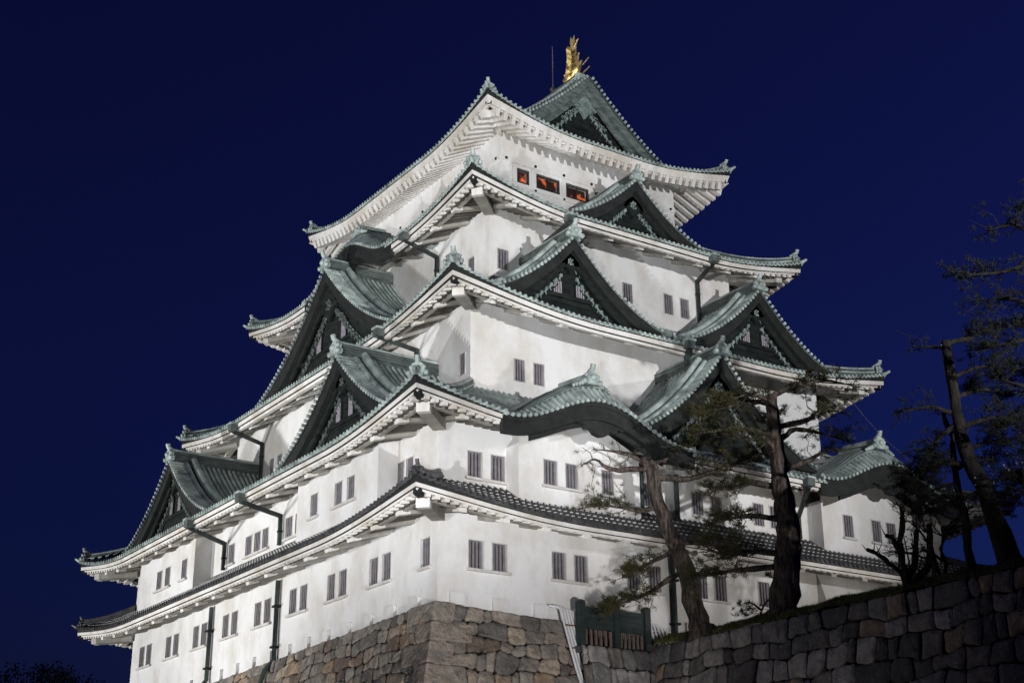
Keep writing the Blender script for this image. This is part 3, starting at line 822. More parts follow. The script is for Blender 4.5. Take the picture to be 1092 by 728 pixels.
# flared stone-dropping chute at the far end of the ground floor
ch = MB()
for (z0, z1, p0, p1) in ((1.0, 3.6, 1.0, .05),):
    a, b = 22.0, 28.2
    ch.hexa([(a, .1, z0), (b, .1, z0), (b, -p0, z0), (a, -p0, z0), (a, .1, z1), (b, .1, z1), (b, -p1, z1), (a, -p1, z1)], PLASTER)
ch.build('stone_chute', keep)

# ---------------------------------------------------------------- top roof (hip and gable)
def top_roof():
    rc = R5.rect; Lx = rc.x1-rc.x0; Ly = rc.y1-rc.y0; hx = Lx/2
    top = MB(); eave = MB(); yv = 9.35-rc.y0; bf = 3.4
    S = dict(S5)
    # reuse the eave builder through a shallow skirt, then add the upper slopes
    rf = R5
    rf.B_save = rf.B; rf.B = bf; rf.hip_end = bf
    o = skirt(rf, {}, S)
    rf.B = rf.B_save
    up_ = MB()
    bs = frange(bf-.05, hx, 14)
    for sd in 'LR':
        Ls, P, U, N = rc.side(sd)
        for a, b in zip(bs[:-1], bs[1:]):
            up_.quad(P(yv+.04, a, rf.z0+rf.rise(a)), P(Ls-yv-.04, a, rf.z0+rf.rise(a)), P(Ls-yv-.04, b, rf.z0+rf.rise(b)), P(yv+.04, b, rf.z0+rf.rise(b)), COPPERPAN)
        u = yv+2.1
        while u < Ls-yv-2:
            up_.halfrib([P(u, b, rf.z0+rf.rise(b)+.03) for b in frange(bf-.1, hx-.2, 8)], U, .078, COPPER)
            u += .315
    up_.build('upper_slope', o)
    zr = rf.z0+rf.rise(hx)
    pf = lambda u: rf.z0+rf.rise(hx-min(abs(u), hx-.01))
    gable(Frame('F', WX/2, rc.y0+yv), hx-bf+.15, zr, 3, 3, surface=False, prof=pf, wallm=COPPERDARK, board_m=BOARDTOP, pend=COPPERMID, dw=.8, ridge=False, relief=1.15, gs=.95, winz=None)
    # main ridge
    rg = MB(); z = Vector((0, 0, 1))
    y0, y1 = rc.y0+yv+.95, rc.y1-yv-.95
    rg.box((WX/2, (y0+y1)/2, zr+.15), (UX*.3, UY*(y1-y0)/2, z*.30), COPPERPAN)
    for zz in (.08, .25):
        for sg in (-1, 1): rg.tube([(WX/2+sg*.31, y0, zr+zz), (WX/2+sg*.31, y1, zr+zz)], .06, COPPER, 5)
    rg.tube([(WX/2, y0-.1, zr+.42), (WX/2, y1, zr+.42)], .16, COPPER, 8)
    rg.box((WX/2, y0-.06, zr+.12), (UX*.34, UY*.14, z*.36), COPPER); rg.disc((WX/2, y0-.24, zr+.2), (0, 1, 0), .22, .1, COPPER, 12)
    rg.build('main_ridge', o)
    return zr
ZR = top_roof()

# golden dolphin-fish on the ridge end: head down on the ridge, tail up in the air
def shachi(x, y, z0):
    f = MB(); K_ = 1.12
    P = lambda a, b, c: (x+c*K_, y-a*K_, z0+b*K_)   # a: back along ridge, b: up, c: sideways
    spine = [(-.62, .08), (-.36, .24), (-.02, .42), (.16, .76), (.10, 1.16), (-.06, 1.50), (-.10, 1.80), (-.02, 2.06)]
    rad = [.30, .42, .43, .36, .29, .22, .15, .10]
    vs = []; n = 10; fs = []
    for i, ((a, b), r) in enumerate(zip(spine, rad)):
        p = Vector((0, a, b)); q_ = spine[min(i+1, len(spine)-1)]; o_ = spine[max(i-1, 0)]
        d = Vector((0, q_[0]-o_[0], q_[1]-o_[1])).normalized(); sx = Vector((1, 0, 0)); sy = d.cross(sx)
        for k in range(n):
            t = 2*math.pi*k/n
            v = p+sx*math.cos(t)*r*.85+sy*math.sin(t)*r
            vs.append(P(v.y, v.z, v.x))
    for i in range(len(spine)-1):
        for k in range(n): fs.append([i*n+k, i*n+(k+1) % n, (i+1)*n+(k+1) % n, (i+1)*n+k])
    f.add(vs, fs, GOLD, True); f.add(vs[:n], [list(range(n))], GOLD); f.add(vs[-n:], [list(range(n))], GOLD)
    # open jaws, eyes
    f.tube([P(-.55, .02, 0), P(-.85, -.04, 0), P(-1.02, .06, 0)], [.30, .22, .10], GOLD, 8)
    f.tube([P(-.45, .34, 0), P(-.78, .34, 0), P(-.98, .46, 0)], [.22, .15, .07], GOLD, 8)
    for s in (-1, 1): f.ball(P(-.45, .44, s*.26), .11, GOLD, 6)
    o = f.build('fish_ornament', keep)
    fin = MB()
    def blade(pts, w):   # flat pointed fin with thickness
        fin.prism([(P(a, b, c-w), P(a, b, c+w)) for a, b, c in pts], GOLD)
    # dorsal spikes down the back
    for i in range(1, 7):
        (a, b) = spine[i]; q_ = spine[i+1]; o_ = spine[i-1]
        d = Vector((q_[0]-o_[0], q_[1]-o_[1])).normalized(); nv = Vector((d.y, -d.x)); r = rad[i]
        blade([(a+nv.x*r*.8-d.x*.14, b+nv.y*r*.8-d.y*.14, 0), (a+nv.x*(r+.2)+d.x*.2, b+nv.y*(r+.2)+d.y*.2, 0), (a+nv.x*r*.8+d.x*.16, b+nv.y*r*.8+d.y*.16, 0)], .04)
    # side fins
    for s in (-1, 1):
        for (a0, b0, a1, b1, w) in ((-.05, .30, .50, .95, .50), (.08, .85, .46, 1.55, .40)):
            c0 = s*.30
            fin.prism([(P(a0-w*.5, b0, c0), P(a0-w*.5, b0+.03, c0+s*.07)), (P(a1-.05, b1, c0+s*.42), P(a1-.05, b1, c0+s*.48)), (P(a1+.10, b1-.18, c0+s*.30), P(a1+.10, b1-.18, c0+s*.36)), (P(a0+w*.6, b0+.05, c0), P(a0+w*.6, b0+.05, c0+s*.07))], GOLD)
    # tail fan
    for s, a1, b1, c1 in ((0, .12, 2.80, 0), (1, -.18, 2.62, .16), (-1, .02, 2.66, -.16), (1, .30, 2.55, .14), (-1, -.42, 2.30, -.1)):
        fin.tube([P(-.03, 1.95, 0), P((a1-.03)/2-.03, (b1+1.95)/2+.04, c1*.5), P(a1, b1, c1)], [.11, .12, .03], GOLD, 6)
    fin.build('fin', o)
shachi(WX/2, 10.9, ZR+.42)
lr = MB(); lr.tube([(WX/2, 13.1, ZR+.7), (WX/2, 13.1, ZR+4.0)], [.05, .025], ROD, 6); lr.box((WX/2, 13.1, ZR+.85), (UX*.14, UY*.14, Vector((0, 0, .1))), ROD)
lr.build('lightning_rod', keep)

# ---------------------------------------------------------------- rain pipes
def downpipe(eave_p, wall_p, bottom_z, out, r=.088, kink=None):
    mb = MB(); e = Vector(eave_p); w = Vector(wall_p); ov = Vector(out)
    b = Vector((w.x, w.y, bottom_z))
    mb.bar(e+Vector((0, 0, .0)), w, r*2.1, r*2.1, PIPE)
    mb.bar(w+Vector((0, 0, r)), b, r*2, r*2, PIPE)
    zz = w.z-.8
    while zz > bottom_z+.4:
        mb.bar((w.x, w.y, zz-.04), (w.x, w.y, zz+.04), r*2.6, r*2.6, COPPERDARK); zz -= 2.2
    o = mb.build('downpipe', keep)
    gb = MB()
    gb.box(e+Vector((0, 0, .18)), (Vector((abs(ov.y), abs(ov.x), 0))*.24, ov*.20, Vector((0, 0, .18))), COPPERPAN)
    gb.box(e+Vector((0, 0, .42)), (Vector((abs(ov.y), abs(ov.x), 0))*.26, ov*.26, Vector((0, 0, .05))), COPPER)
    gb.build('gutter_box', o)
nl = (-1, 0, 0); nf = (0, -1, 0)
downpipe((INS[3]-3.15, 11.05, 21.75), (INS[3]-.18, 12.55, 22.0), 19.3, nl)
downpipe((INS[2]-2.9, 8.2, 14.6), (INS[2]-.18, 9.1, 14.7), 13.2, nl)
downpipe((INS[2]-2.9, 25.9, 14.4), (INS[2]-.18, 27.7, 14.5), 11.5, nl)
downpipe((-2.95, 14.0, 6.9), (-.18, 15.25, 6.8), 5.3, nl)
downpipe((-2.95, 20.6, 6.95), (-.18, 22.3, 6.75), 5.3, nl)
downpipe((10.4, INS[3]-3.15, 21.65), (10.9, INS[3]-.18, 21.75), 19.5, nf)
downpipe((20.4, INS[3]-3.15, 21.8), (21.75, INS[3]-.18, 22.0), 18.8, nf)
downpipe((15.6, INS[2]-2.95, 14.7), (15.75, INS[2]-2.6, 14.3), 13.9, nf, .14)
downpipe((18.95, -2.95, 6.95), (20.9, -.18, 6.3), 5.2, nf)
for (x, y, z0, z1, dx, dy) in ((-.16, 15.2, 3.5, -13.0, 1, 0), (-.16, 23.6, 3.5, -13.0, 1, 0), (12.55, -.16, 3.6, -1.3, 0, 1), (10.35, -.8, 7.3, 5.2, 0, 1), (13.0, -.16, 7.3, 5.2, 0, 1)):
    mb = MB()
    if z1 < -5:   # follows the battered stone base below the wall
        bt = lambda zz: .28*(-zz)+.012*zz*zz
        mb.tube([(x, y, z0), (x-.02, y, -.4)]+[(x-.2-bt(zz), y, zz) for zz in (-1, -2, -4, -6, -9, -12.9)], .125, PIPE, 8)
    else: mb.tube([(x, y, z0), (x, y, z1)], .12, PIPE, 8)
    for zz in (2.2, .2): 
        if z1 < zz < z0: mb.bar((x, y, zz-.05), (x, y, zz+.05), .38, .38, COPPERDARK)
    mb.build('downpipe', keep)
# thin cable from the third roof to the corner of the second
cb = MB(); a = Vector((27.2, 1.9, 14.9)); b = Vector((27.6, -2.2, 9.6))
cb.tube([a+(b-a)*t-Vector((0, 0, .35*math.sin(math.pi*t))) for t in frange(0, 1, 8)], .018, ROD, 4)
cb.build('cable', keep)

# ================================================================== stone walls
def clip(poly, nx, ny, d):  # keep nx*x+ny*y <= d
    out = []
    for i in range(len(poly)):
        a, b = poly[i], poly[(i+1) % len(poly)]
        da, db = nx*a[0]+ny*a[1]-d, nx*b[0]+ny*b[1]-d
        if da <= 0: out.append(a)
        if da*db < 0:
            t = da/(da-db); out.append((a[0]+(b[0]-a[0])*t, a[1]+(b[1]-a[1])*t))
    return out
def cells(w, h, sx, sy, jx, jy, rnd, ww=1.0):
    """irregular coursed stones: Voronoi cells of a jittered, staggered lattice"""
    seeds = []; row = 0; y = sy*.4
    while y < h+sy:
        hh = sy*rnd.uniform(.85, 1.2); x = -sx+rnd.uniform(0, sx)
        while x < w+sx:
            seeds.append((x+rnd.uniform(-jx, jx)*sx, y+rnd.uniform(-jy, jy)*sy)); x += sx*rnd.uniform(.72, 1.35)
        y += hh; row += 1
    k = sx/sy
    G = {}
    for i, (x, y) in enumerate(seeds): G.setdefault((int(x//sx), int(y//sy)), []).append(i)
    res = []
    for i, (x, y) in enumerate(seeds):
        p = [(x-2*sx, y-2*sy), (x+2*sx, y-2*sy), (x+2*sx, y+2*sy), (x-2*sx, y+2*sy)]
        cx, cy = int(x//sx), int(y//sy)
        for gx in range(cx-2, cx+3):
            for gy in range(cy-2, cy+3):
                for j in G.get((gx, gy), []):
                    if j == i: continue
                    a, b = seeds[j]
                    nx, ny = (a-x), (b-y)*k*k*ww
                    p = clip(p, nx, ny, nx*(a+x)/2+ny*(b+y)/2)
                    if len(p) < 3: break
        p = clip(p, -1, 0, 0); p = clip(p, 1, 0, w) if len(p) > 2 else p
        p = clip(p, 0, -1, 0) if len(p) > 2 else p; p = clip(p, 0, 1, h) if len(p) > 2 else p
        if len(p) < 3: continue
        A = abs(sum(p[q][0]*p[(q+1) % len(p)][1]-p[(q+1) % len(p)][0]*p[q][1] for q in range(len(p))))/2
        if A > .03: res.append(p)
    return res
def courses(w, h, sx, sy, rnd):
    """roughly squared stones in wavy courses"""
    ph = [(rnd.uniform(0, 9), rnd.uniform(0, 9)) for _ in range(200)]
    ys = [0]
    while ys[-1] < h: ys.append(ys[-1]+sy*rnd.uniform(.78, 1.25))
    def yb(i, x):
        if i == 0: return 0
        a, b = ph[i]
        return ys[i]+.10*math.sin(x*.9+a)+.07*math.sin(x*2.3+b)+.05*math.sin(x*4.7+a*2)
    res = []
    for i in range(len(ys)-1):
        x = -rnd.uniform(0, sx); px = x; pt_ = x
        while x < w:
            x1 = x+sx*rnd.choice((.45, .6, .75, .9, 1.0, 1.1, 1.3, 1.7)); t1 = x1+rnd.uniform(-.13, .13)
            c = rnd.uniform(.04, .16)
            top = [(pt_+c, yb(i, pt_+c)), ((pt_+t1)/2, yb(i, (pt_+t1)/2)+rnd.uniform(-.03, .03)), (t1-c, yb(i, t1-c))]
            bot = [(x1-c, yb(i+1, x1-c)), ((x1+px)/2, yb(i+1, (x1+px)/2)+rnd.uniform(-.03, .03)), (px+c, yb(i+1, px+c))]
            rgt = [(t1, yb(i, t1)+c), (x1, yb(i+1, x1)-c)]; lft = [(px, yb(i+1, px)-c), (pt_, yb(i, pt_)+c)]
            p = top+rgt+bot+lft
            p = clip(p, -1, 0, 0); p = clip(p, 1, 0, w) if len(p) > 2 else p
            if len(p) > 2: res.append(p)
            x = x1; px = x1; pt_ = t1
    return res
def stone(mb, poly, mapf, rnd, m, gap=.012, hgt=.11, bev=.075):
    n = len(poly)
    # resample the edges so that outlines are not perfectly straight
    pts = []
    for i in range(n):
        a, b = poly[i], poly[(i+1) % n]; L = math.hypot(b[0]-a[0], b[1]-a[1])
        if L < .06: continue
        pts.append(a)
        if L > .35:
            t = rnd.uniform(.4, .6); e = rnd.uniform(-.025, .025)
            pts.append((a[0]+(b[0]-a[0])*t-(b[1]-a[1])/L*e, a[1]+(b[1]-a[1])*t+(b[0]-a[0])/L*e))
    n = len(pts)
    if n < 3: return
    cx = sum(p[0] for p in pts)/n; cy = sum(p[1] for p in pts)/n
    hh = hgt*rnd.uniform(.6, 1.35); tx, ty = rnd.uniform(-.09, .09), rnd.uniform(-.09, .09)
    def ring(sh, d):
        out = []
        for x, y in pts:
            L = math.hypot(x-cx, y-cy) or 1; k = max(.2, 1-sh/L)
            xx, yy = cx+(x-cx)*k, cy+(y-cy)*k
            out.append(mapf(xx, yy, d+(tx*(xx-cx)+ty*(yy-cy) if d > .03 else 0)))
        return out
    r0 = ring(gap, -.06); r1 = ring(gap*1.2, hh*.55); r2_ = ring(gap+bev, hh)
    r3 = ring(gap+bev*2.1, hh+.022)
    vs = r0+r1+r2_+r3; fs = [[3*n+i for i in range(n)]]
    for i in range(n):
        j = (i+1) % n
        for k in range(3): fs.append([k*n+i, k*n+j, (k+1)*n+j, (k+1)*n+i])
    mb.add(vs, fs, m)

HB = 13.2
bat = lambda v: .28*v+.012*v*v
rnd = random.Random(11)
def mapF(u, v, d):
    z = -.05-v-(.2*min(1, u/4.5) if u < 14 else .2)*max(0, 1-v/2)
    o = bat(v)+.20+d
    return (u-bat(v)*(1-2*u/WX)-(.20+d)*(1 if u < .01 else 0), -o, z)
def mapL(u, v, d):
    z = -.05-v-.027*u*max(0, 1-v/HB)
    o = bat(v)+.20+d
    return (-o, u-bat(v)*(1-2*u/WY), z)
sb = MB()
for p in courses(WX, HB, .84, .62, rnd): stone(sb, p, mapF, rnd, STONE)
for p in courses(WY, HB, .84, .62, rnd): stone(sb, p, mapL, rnd, STONE)
# large squared corner stones, laid alternately long and short
v = 0.0; kk = 0
while v < HB-.5:
    h = rnd.uniform(.72, 1.0)
    lf, ll = (1.75, 1.0) if kk % 2 else (.95, 1.9)
    lf += rnd.uniform(-.15, .25); ll += rnd.uniform(-.15, .25)
    v1 = min(v+h, HB)
    pr_ = .15
    def cpt(a, b, vv, e):
        o = bat(vv)+.20+e
        return (-o+a, -o+b, -.03-vv)
    g_ = .02; e0 = .13+rnd.uniform(0, .05)
    lo, hi = v1-g_, v+g_
    bx = [cpt(0, 0, lo, e0), cpt(lf, 0, lo, e0), cpt(lf, .6, lo, e0), cpt(.6, .6, lo, e0), cpt(.6, ll, lo, e0), cpt(0, ll, lo, e0)]
    tx_ = [cpt(0, 0, hi, e0), cpt(lf, 0, hi, e0), cpt(lf, .6, hi, e0), cpt(.6, .6, hi, e0), cpt(.6, ll, hi, e0), cpt(0, ll, hi, e0)]
    # bevelled: pull outer face corners in slightly at the rims
    def inner(pp, q_, f): return tuple(pp[i]+(q_[i]-pp[i])*f for i in range(3))
    mid1 = [inner(a, b, .08) for a, b in zip(bx, tx_)]; mid2 = [inner(b, a, .08) for a, b in zip(bx, tx_)]
    cen = (bx[3][0], bx[3][1])
    sh = lambda P_: [(p[0]+.05*(1 if k in (0, 5) else 0)+(-.05 if k in (1, 2) else 0), p[1]+.05*(1 if k in (0, 1) else 0)+(-.05 if k in (4, 5) else 0), p[2]) for k, p in enumerate(P_)]
    b0, t0 = sh(bx), sh(tx_)
    vs = b0+mid1+mid2+t0; fs = [list(range(5, -1, -1)), list(range(18, 24))]
    for a in range(3):
        for k in range(6): fs.append([a*6+k, a*6+(k+1) % 6, (a+1)*6+(k+1) % 6, (a+1)*6+k])
    sb.add(vs, fs, QUOIN)
    v = v1; kk += 1
# dark filling behind the joints and the top ledge
for mp, w in ((mapF, WX), (mapL, WY)):
    for i in range(24):
        for j in range(13):
            a, b = w*i/24, w*(i+1)/24; c, d = HB*j/13, HB*(j+1)/13
            sb.quad(mp(a, c, -.04), mp(b, c, -.04), mp(b, d, -.04), mp(a, d, -.04), GAP)
o = sb.build('stone_base')
tag(o, 'battered stone base of brown and grey boulders under the white castle keep', 'stone wall')

# retaining wall of the raised bank on the right (runs towards the viewer)
XW = 10.35; ZT = -1.15; YN = -44.0
rw = MB(); rnd = random.Random(5)
HW = 12.2; LW = -1.4-YN
batw = lambda v: .14*v+.006*v*v
mapW = lambda u, v, d: (XW-batw(v)-d, -1.4-u, ZT-v)
for p in courses(LW, HW, 1.0, .76, rnd): stone(rw, p, mapW, rnd, WALLSTONE, .028, .15, .10)
# return under the gate, facing the viewer
mapG = lambda u, v, d: (6.2+u, -1.5-.12*v-d, -1.42-v)
for p in courses(XW-6.2+.2, 8, .9, .78, rnd): stone(rw, p, mapG, rnd, WALLSTONE, .018, .10, .07)
for i in range(20):
    a, b = LW*i/20, LW*(i+1)/20
    for j in range(6):
        c, d = HW*j/6, HW*(j+1)/6
        rw.quad(mapW(a, c, -.05), mapW(b, c, -.05), mapW(b, d, -.05), mapW(a, d, -.05), GAP)
rw.quad(mapG(0, 0, -.04), mapG(4.3, 0, -.04), mapG(4.3, 8, -.04), mapG(0, 8, -.04), GAP)
rw.hexa([(6.25, -1.45, -1.7), (10.4, -1.45, -1.7), (10.4, -.1, -1.7), (6.25, -.1, -1.7), (6.25, -1.45, -1.45), (10.4, -1.45, -1.45), (10.4, -.1, -1.45), (6.25, -.1, -1.45)], WALLSTONE)
o = rw.build('retaining_wall'); tag(o, 'dark squared stone retaining wall with grass on top in the right foreground', 'stone wall')

# grassy bank on top of it
bk = MB(); rnd = random.Random(3)
def bank_z(x, y):
    e = x-XW
    return ZT+.02+.62*(1-math.exp(-max(0, e)/.7))+.05*math.sin(y*1.3+x)+.04*math.sin(y*3.1)
xs = [XW+.02, XW+.3, XW+.7, XW+1.3, XW+2.5, XW+6, XW+13]; ys = frange(-.3, YN, 70)
for a, b in zip(xs[:-1], xs[1:]):
    for c, d in zip(ys[:-1], ys[1:]):
        bk.quad((a, c, bank_z(a, c)), (b, c, bank_z(b, c)), (b, d, bank_z(b, d)), (a, d, bank_z(a, d)), SOIL)
o = bk.build('grass_bank_ground'); o['kind'] = 'structure'
gr = MB()
for i in range(26000):
    y = rnd.uniform(-1.2, -27); x = XW+.02+abs(rnd.gauss(0, .7))
    z = bank_z(x, y); h = rnd.uniform(.05, .15)*(1.5 if rnd.random() < .06 else 1); a = rnd.uniform(0, 6.3); w = .014
    dx, dy = math.cos(a)*w, math.sin(a)*w; lx, ly = rnd.gauss(-.02, .04), rnd.gauss(0, .04)
    gr.add([(x-dx, y-dy, z-.02), (x+dx, y+dy, z-.02), (x+lx, y+ly, z+h)], [[0, 1, 2]], GRASS)
o = gr.build('grass'); o['kind'] = 'stuff'

# ================================================================== gate, conduits
gt = thing('wooden_gate', 'dark green boarded gate on the stone ledge below the white castle wall', 'gate', loc=(8.35, -1.0, -1.45))
def rel(mb):
    mb.v = [(v[0]-8.35, v[1]+1.0, v[2]+1.45) for v in mb.v]; return mb
z = Vector((0, 0, 1))
for x in (6.55, 8.45, 10.15):
    m_ = MB(); top_z = .52
    m_.box((x, -1.0, (-1.44+top_z)/2), (UX*.155, UY*.15, z*(top_z+1.44)/2), GATE)
    m_.hexa([(x-.15, -1.15, top_z+.002), (x+.15, -1.15, top_z+.002), (x+.15, -.85, top_z+.002), (x-.15, -.85, top_z+.002), (x-.08, -1.08, top_z+.07), (x+.08, -1.08, top_z+.07), (x+.08, -.92, top_z+.07), (x-.08, -.92, top_z+.07)], GATE)
    rel(m_).build('post', gt)
for xa, xb in ((6.71, 8.29), (8.61, 9.99)):
    m_ = MB()
    for j in range(4):
        zc = -.52+j*.235
        m_.box(((xa+xb)/2, -1.0-.006*(j % 2), zc), (UX*(xb-xa)/2, UY*.05, z*.113), GATE)
    rel(m_).build('board_panel', gt)
    m_ = MB(); n = 6
    for j in range(n):
        x = xa+(xb-xa)*(j+.5)/n
        m_.box((x, -.98, -1.0), (UX*.05, UY*.04, z*.34), GATEBAR)
    m_.box(((xa+xb)/2, -.98, -1.36), (UX*(xb-xa)/2, UY*.06, z*.05), GATE)
    rel(m_).build('lattice', gt)

pb_ = thing('conduit_bundle', 'bundle of tall white conduits climbing the stone base left of the green gate', 'pipes')
for i in range(5):
    m_ = MB(); x = 5.86+i*.155
    m_.tube([(x-.45 if i < 2 else x-.15, -.30, .32-.03*i), (x-.04, -.40, .30-.03*i), (x+.02, -.55, .1), (x+.12, -.62, -.5), (x+.30, -1.15, -2.4), (x+.44, -2.1, -4.6), (x+.6, -3.3, -7)], .064, PVC, 6)
    m_.build('conduit', pb_)
for zz, xo, yo in ((-.5, .12, -.62), (-1.5, .31, -.92), (-2.5, .48, -1.2)):
    m_ = MB(); m_.box((6.2+xo, yo-.02, zz), (UX*.36, UY*.07, z*.03), RUST); m_.build('clamp', pb_)
pb2 = thing('hose_bundle', 'short white hoses hooked over the stones between green gate and pine', 'pipes')
for i in range(5):
    m_ = MB(); x = 10.75+i*.22
    m_.tube([(x-.25, -.22, -.1-.05*i), (x-.16, -.3, .12-.06*i), (x, -.36, .14-.06*i), (x+.1, -.42, -.02-.06*i), (x+.2, -.6, -.9)], .05, PVC, 6)
    m_.build('hose', pb2)

# ================================================================== trees
def bez(pts, n=4):
    """smooth path through the points (Catmull-Rom)"""
    P = [Vector(p) for p in pts]; out = []
    for i in range(len(P)-1):
        p0, p1, p2, p3 = P[max(i-1, 0)], P[i], P[i+1], P[min(i+2, len(P)-1)]
        for j in range(n):
            t = j/n
            out.append(.5*((2*p1)+(-p0+p2)*t+(2*p0-5*p1+4*p2-p3)*t*t+(-p0+3*p1-3*p2+p3)*t**3))
    out.append(P[-1]); return out
def limb(mb, pts, r0, r1, rnd, n=8, wob=.08, m=None):
    P = bez(pts); k = len(P)-1
    rs = [(r0+(r1-r0)*(i/k)**.85)*rnd.uniform(1-wob, 1+wob*1.5) for i in range(k+1)]
    P = [P[0]]+[p+Vector((rnd.uniform(-1, 1), rnd.uniform(-1, 1), rnd.uniform(-.6, .6)))*min(.06, rs[i+1]*.5) for i, p in enumerate(P[1:])]
    mb.tube(P, rs, m or BARK, n); return P
def tuft(mb, c, d, rnd, size, n, m):
    c = Vector(c); d = Vector(d).normalized()
    for i in range(n):
        v = Vector((rnd.gauss(0, 1), rnd.gauss(0, 1), rnd.gauss(0, .9)+.25)).normalized()*.95+d*.55
        v = v.normalized()*size*rnd.uniform(.6, 1.1)
        w = v.cross(Vector((rnd.uniform(-1, 1), rnd.uniform(-1, 1), rnd.uniform(-1, 1)))).normalized()*.0115
        b = c+Vector((rnd.gauss(0, .05), rnd.gauss(0, .05), rnd.gauss(0, .03)))
        mb.add([b-w, b+w, b+v], [[0, 1, 2]], m)
def pine(name, label, paths, r0, rnd_seed, dens=1.0, m=None, pads=None, r_top=.16, group=None, br=.085, size=.26, bark=None):
    BARK = bark or globals()['BARK']
    rnd = random.Random(rnd_seed); m = m or NEEDLE
    base = Vector(paths[0][0])
    root = thing(name, label, 'tree', group, base)
    tr = MB(); cr = MB()
    limb(tr, paths[0], r0, r_top, rnd, 10, m=BARK)
    tr.tube([base-Vector((0, 0, .3)), base+Vector((0, 0, .15)), base+Vector((0, 0, .5))], [r0*1.5, r0*1.25, r0*.98], BARK, 10)
    for bi, path in enumerate(paths[1:]):
        L = sum((Vector(path[i+1])-Vector(path[i])).length for i in range(len(path)-1))
        P = limb(tr, path, br*(1+.12*L), .02, rnd, 6, .12, m=BARK)
        k = len(P); d_ = dens*(pads or {}).get(bi, 1.0)
        nt_ = int(L*9.5*max(d_, .25))
        for _ in range(nt_):
            f = rnd.uniform(.22, 1.0)**.8; i = min(k-2, int(f*(k-1)))
            p = P[i].lerp(P[i+1], rnd.random())
            dr = (P[i+1]-P[i]).normalized()
            sd = Vector((rnd.gauss(0, 1), rnd.gauss(0, 1), rnd.gauss(.15, .45)))
            sd = (sd-dr*sd.dot(dr)*.6).normalized()
            ln = rnd.uniform(.25, 1.15)*(1.15-.35*f)
            mid = p+sd*ln*.5+Vector((0, 0, .05)); e = p+sd*ln+dr*ln*.5+Vector((0, 0, rnd.uniform(0, .18)))
            tr.tube([p, mid, e], [.026, .018, .008], BARK, 4, False)
            if d_ > .05:
                nn = rnd.randint(3, 6)
                for j in range(nn):
                    q_ = mid.lerp(e, rnd.uniform(-.2, 1.1))+Vector((rnd.gauss(0, .17), rnd.gauss(0, .17), rnd.gauss(0, .06)))
                    if j % 2: tr.tube([mid.lerp(e, .5), q_], [.009, .005], BARK, 3, False)
                    if rnd.random() < min(1, d_): tuft(cr, q_, (e-mid)+Vector((0, 0, .15)), rnd, size*rnd.uniform(.7, 1.15), 17, m)
        if d_ > .05:
            for j in range(int(5*d_)+1):
                tuft(cr, P[-1]+Vector((rnd.gauss(0, .12), rnd.gauss(0, .12), rnd.gauss(0, .06))), P[-1]-P[-2], rnd, size, 22, m)
    for mb, nm in ((tr, 'trunk'), (cr, 'crown')):
        if mb.v:
            mb.v = [(v[0]-base.x, v[1]-base.y, v[2]-base.z) for v in mb.v]; mb.build(nm, root)
    return root
#TREES#
PINE_A =[
   [(10.82, -3.98, -1.04), (10.6, -3.83, 0.08), (10.28, -3.62, 2.03), (9.83, -3.31, 3.36), (9.44, -3.05, 4.75), (9.25, -2.92, 6.33), (9.06, -2.79, 6.77)] ,
   [(9.08, -2.81, 6.34), (7.65, -2.08, 6.29), (6.95, -1.85, 6.67), (6.31, -1.66, 6.36)] ,
   [(9.08, -2.81, 6.42), (8.86, -2.45, 6.86), (8.28, -1.86, 7.22), (7.51, -1.14, 7.41)] ,
   [(9.16, -2.86, 6.51), (9.7, -3.52, 6.77), (10.17, -4.14, 7.13)] ,
   [(9.26, -2.93, 4.58), (8.41, -2.67, 4.4), (7.56, -2.43, 4.5), (6.39, -1.96, 4.57)] ,
   [(9.41, -3.03, 5.95), (10.35, -3.83, 5.85), (10.95, -4.41, 5.94), (11.55, -4.98, 6.19), (12.33, -5.68, 6.57), (12.93, -6.26, 6.82)] ,
   [(10.21, -3.57, 2.82), (9.48, -2.83, 2.37), (8.92, -2.21, 2.01), (8.63, -1.78, 1.77)] ,
   [(10.2, -3.57, 1.79), (8.92, -2.98, 0.86), (7.92, -2.59, 0.42), (7.01, -2.26, 0.1)] ,
   [(10.05, -3.46, 2.94), (10.99, -3.81, 3.07), (11.98, -4.2, 2.78), (12.64, -4.37, 2.67)] ,
]
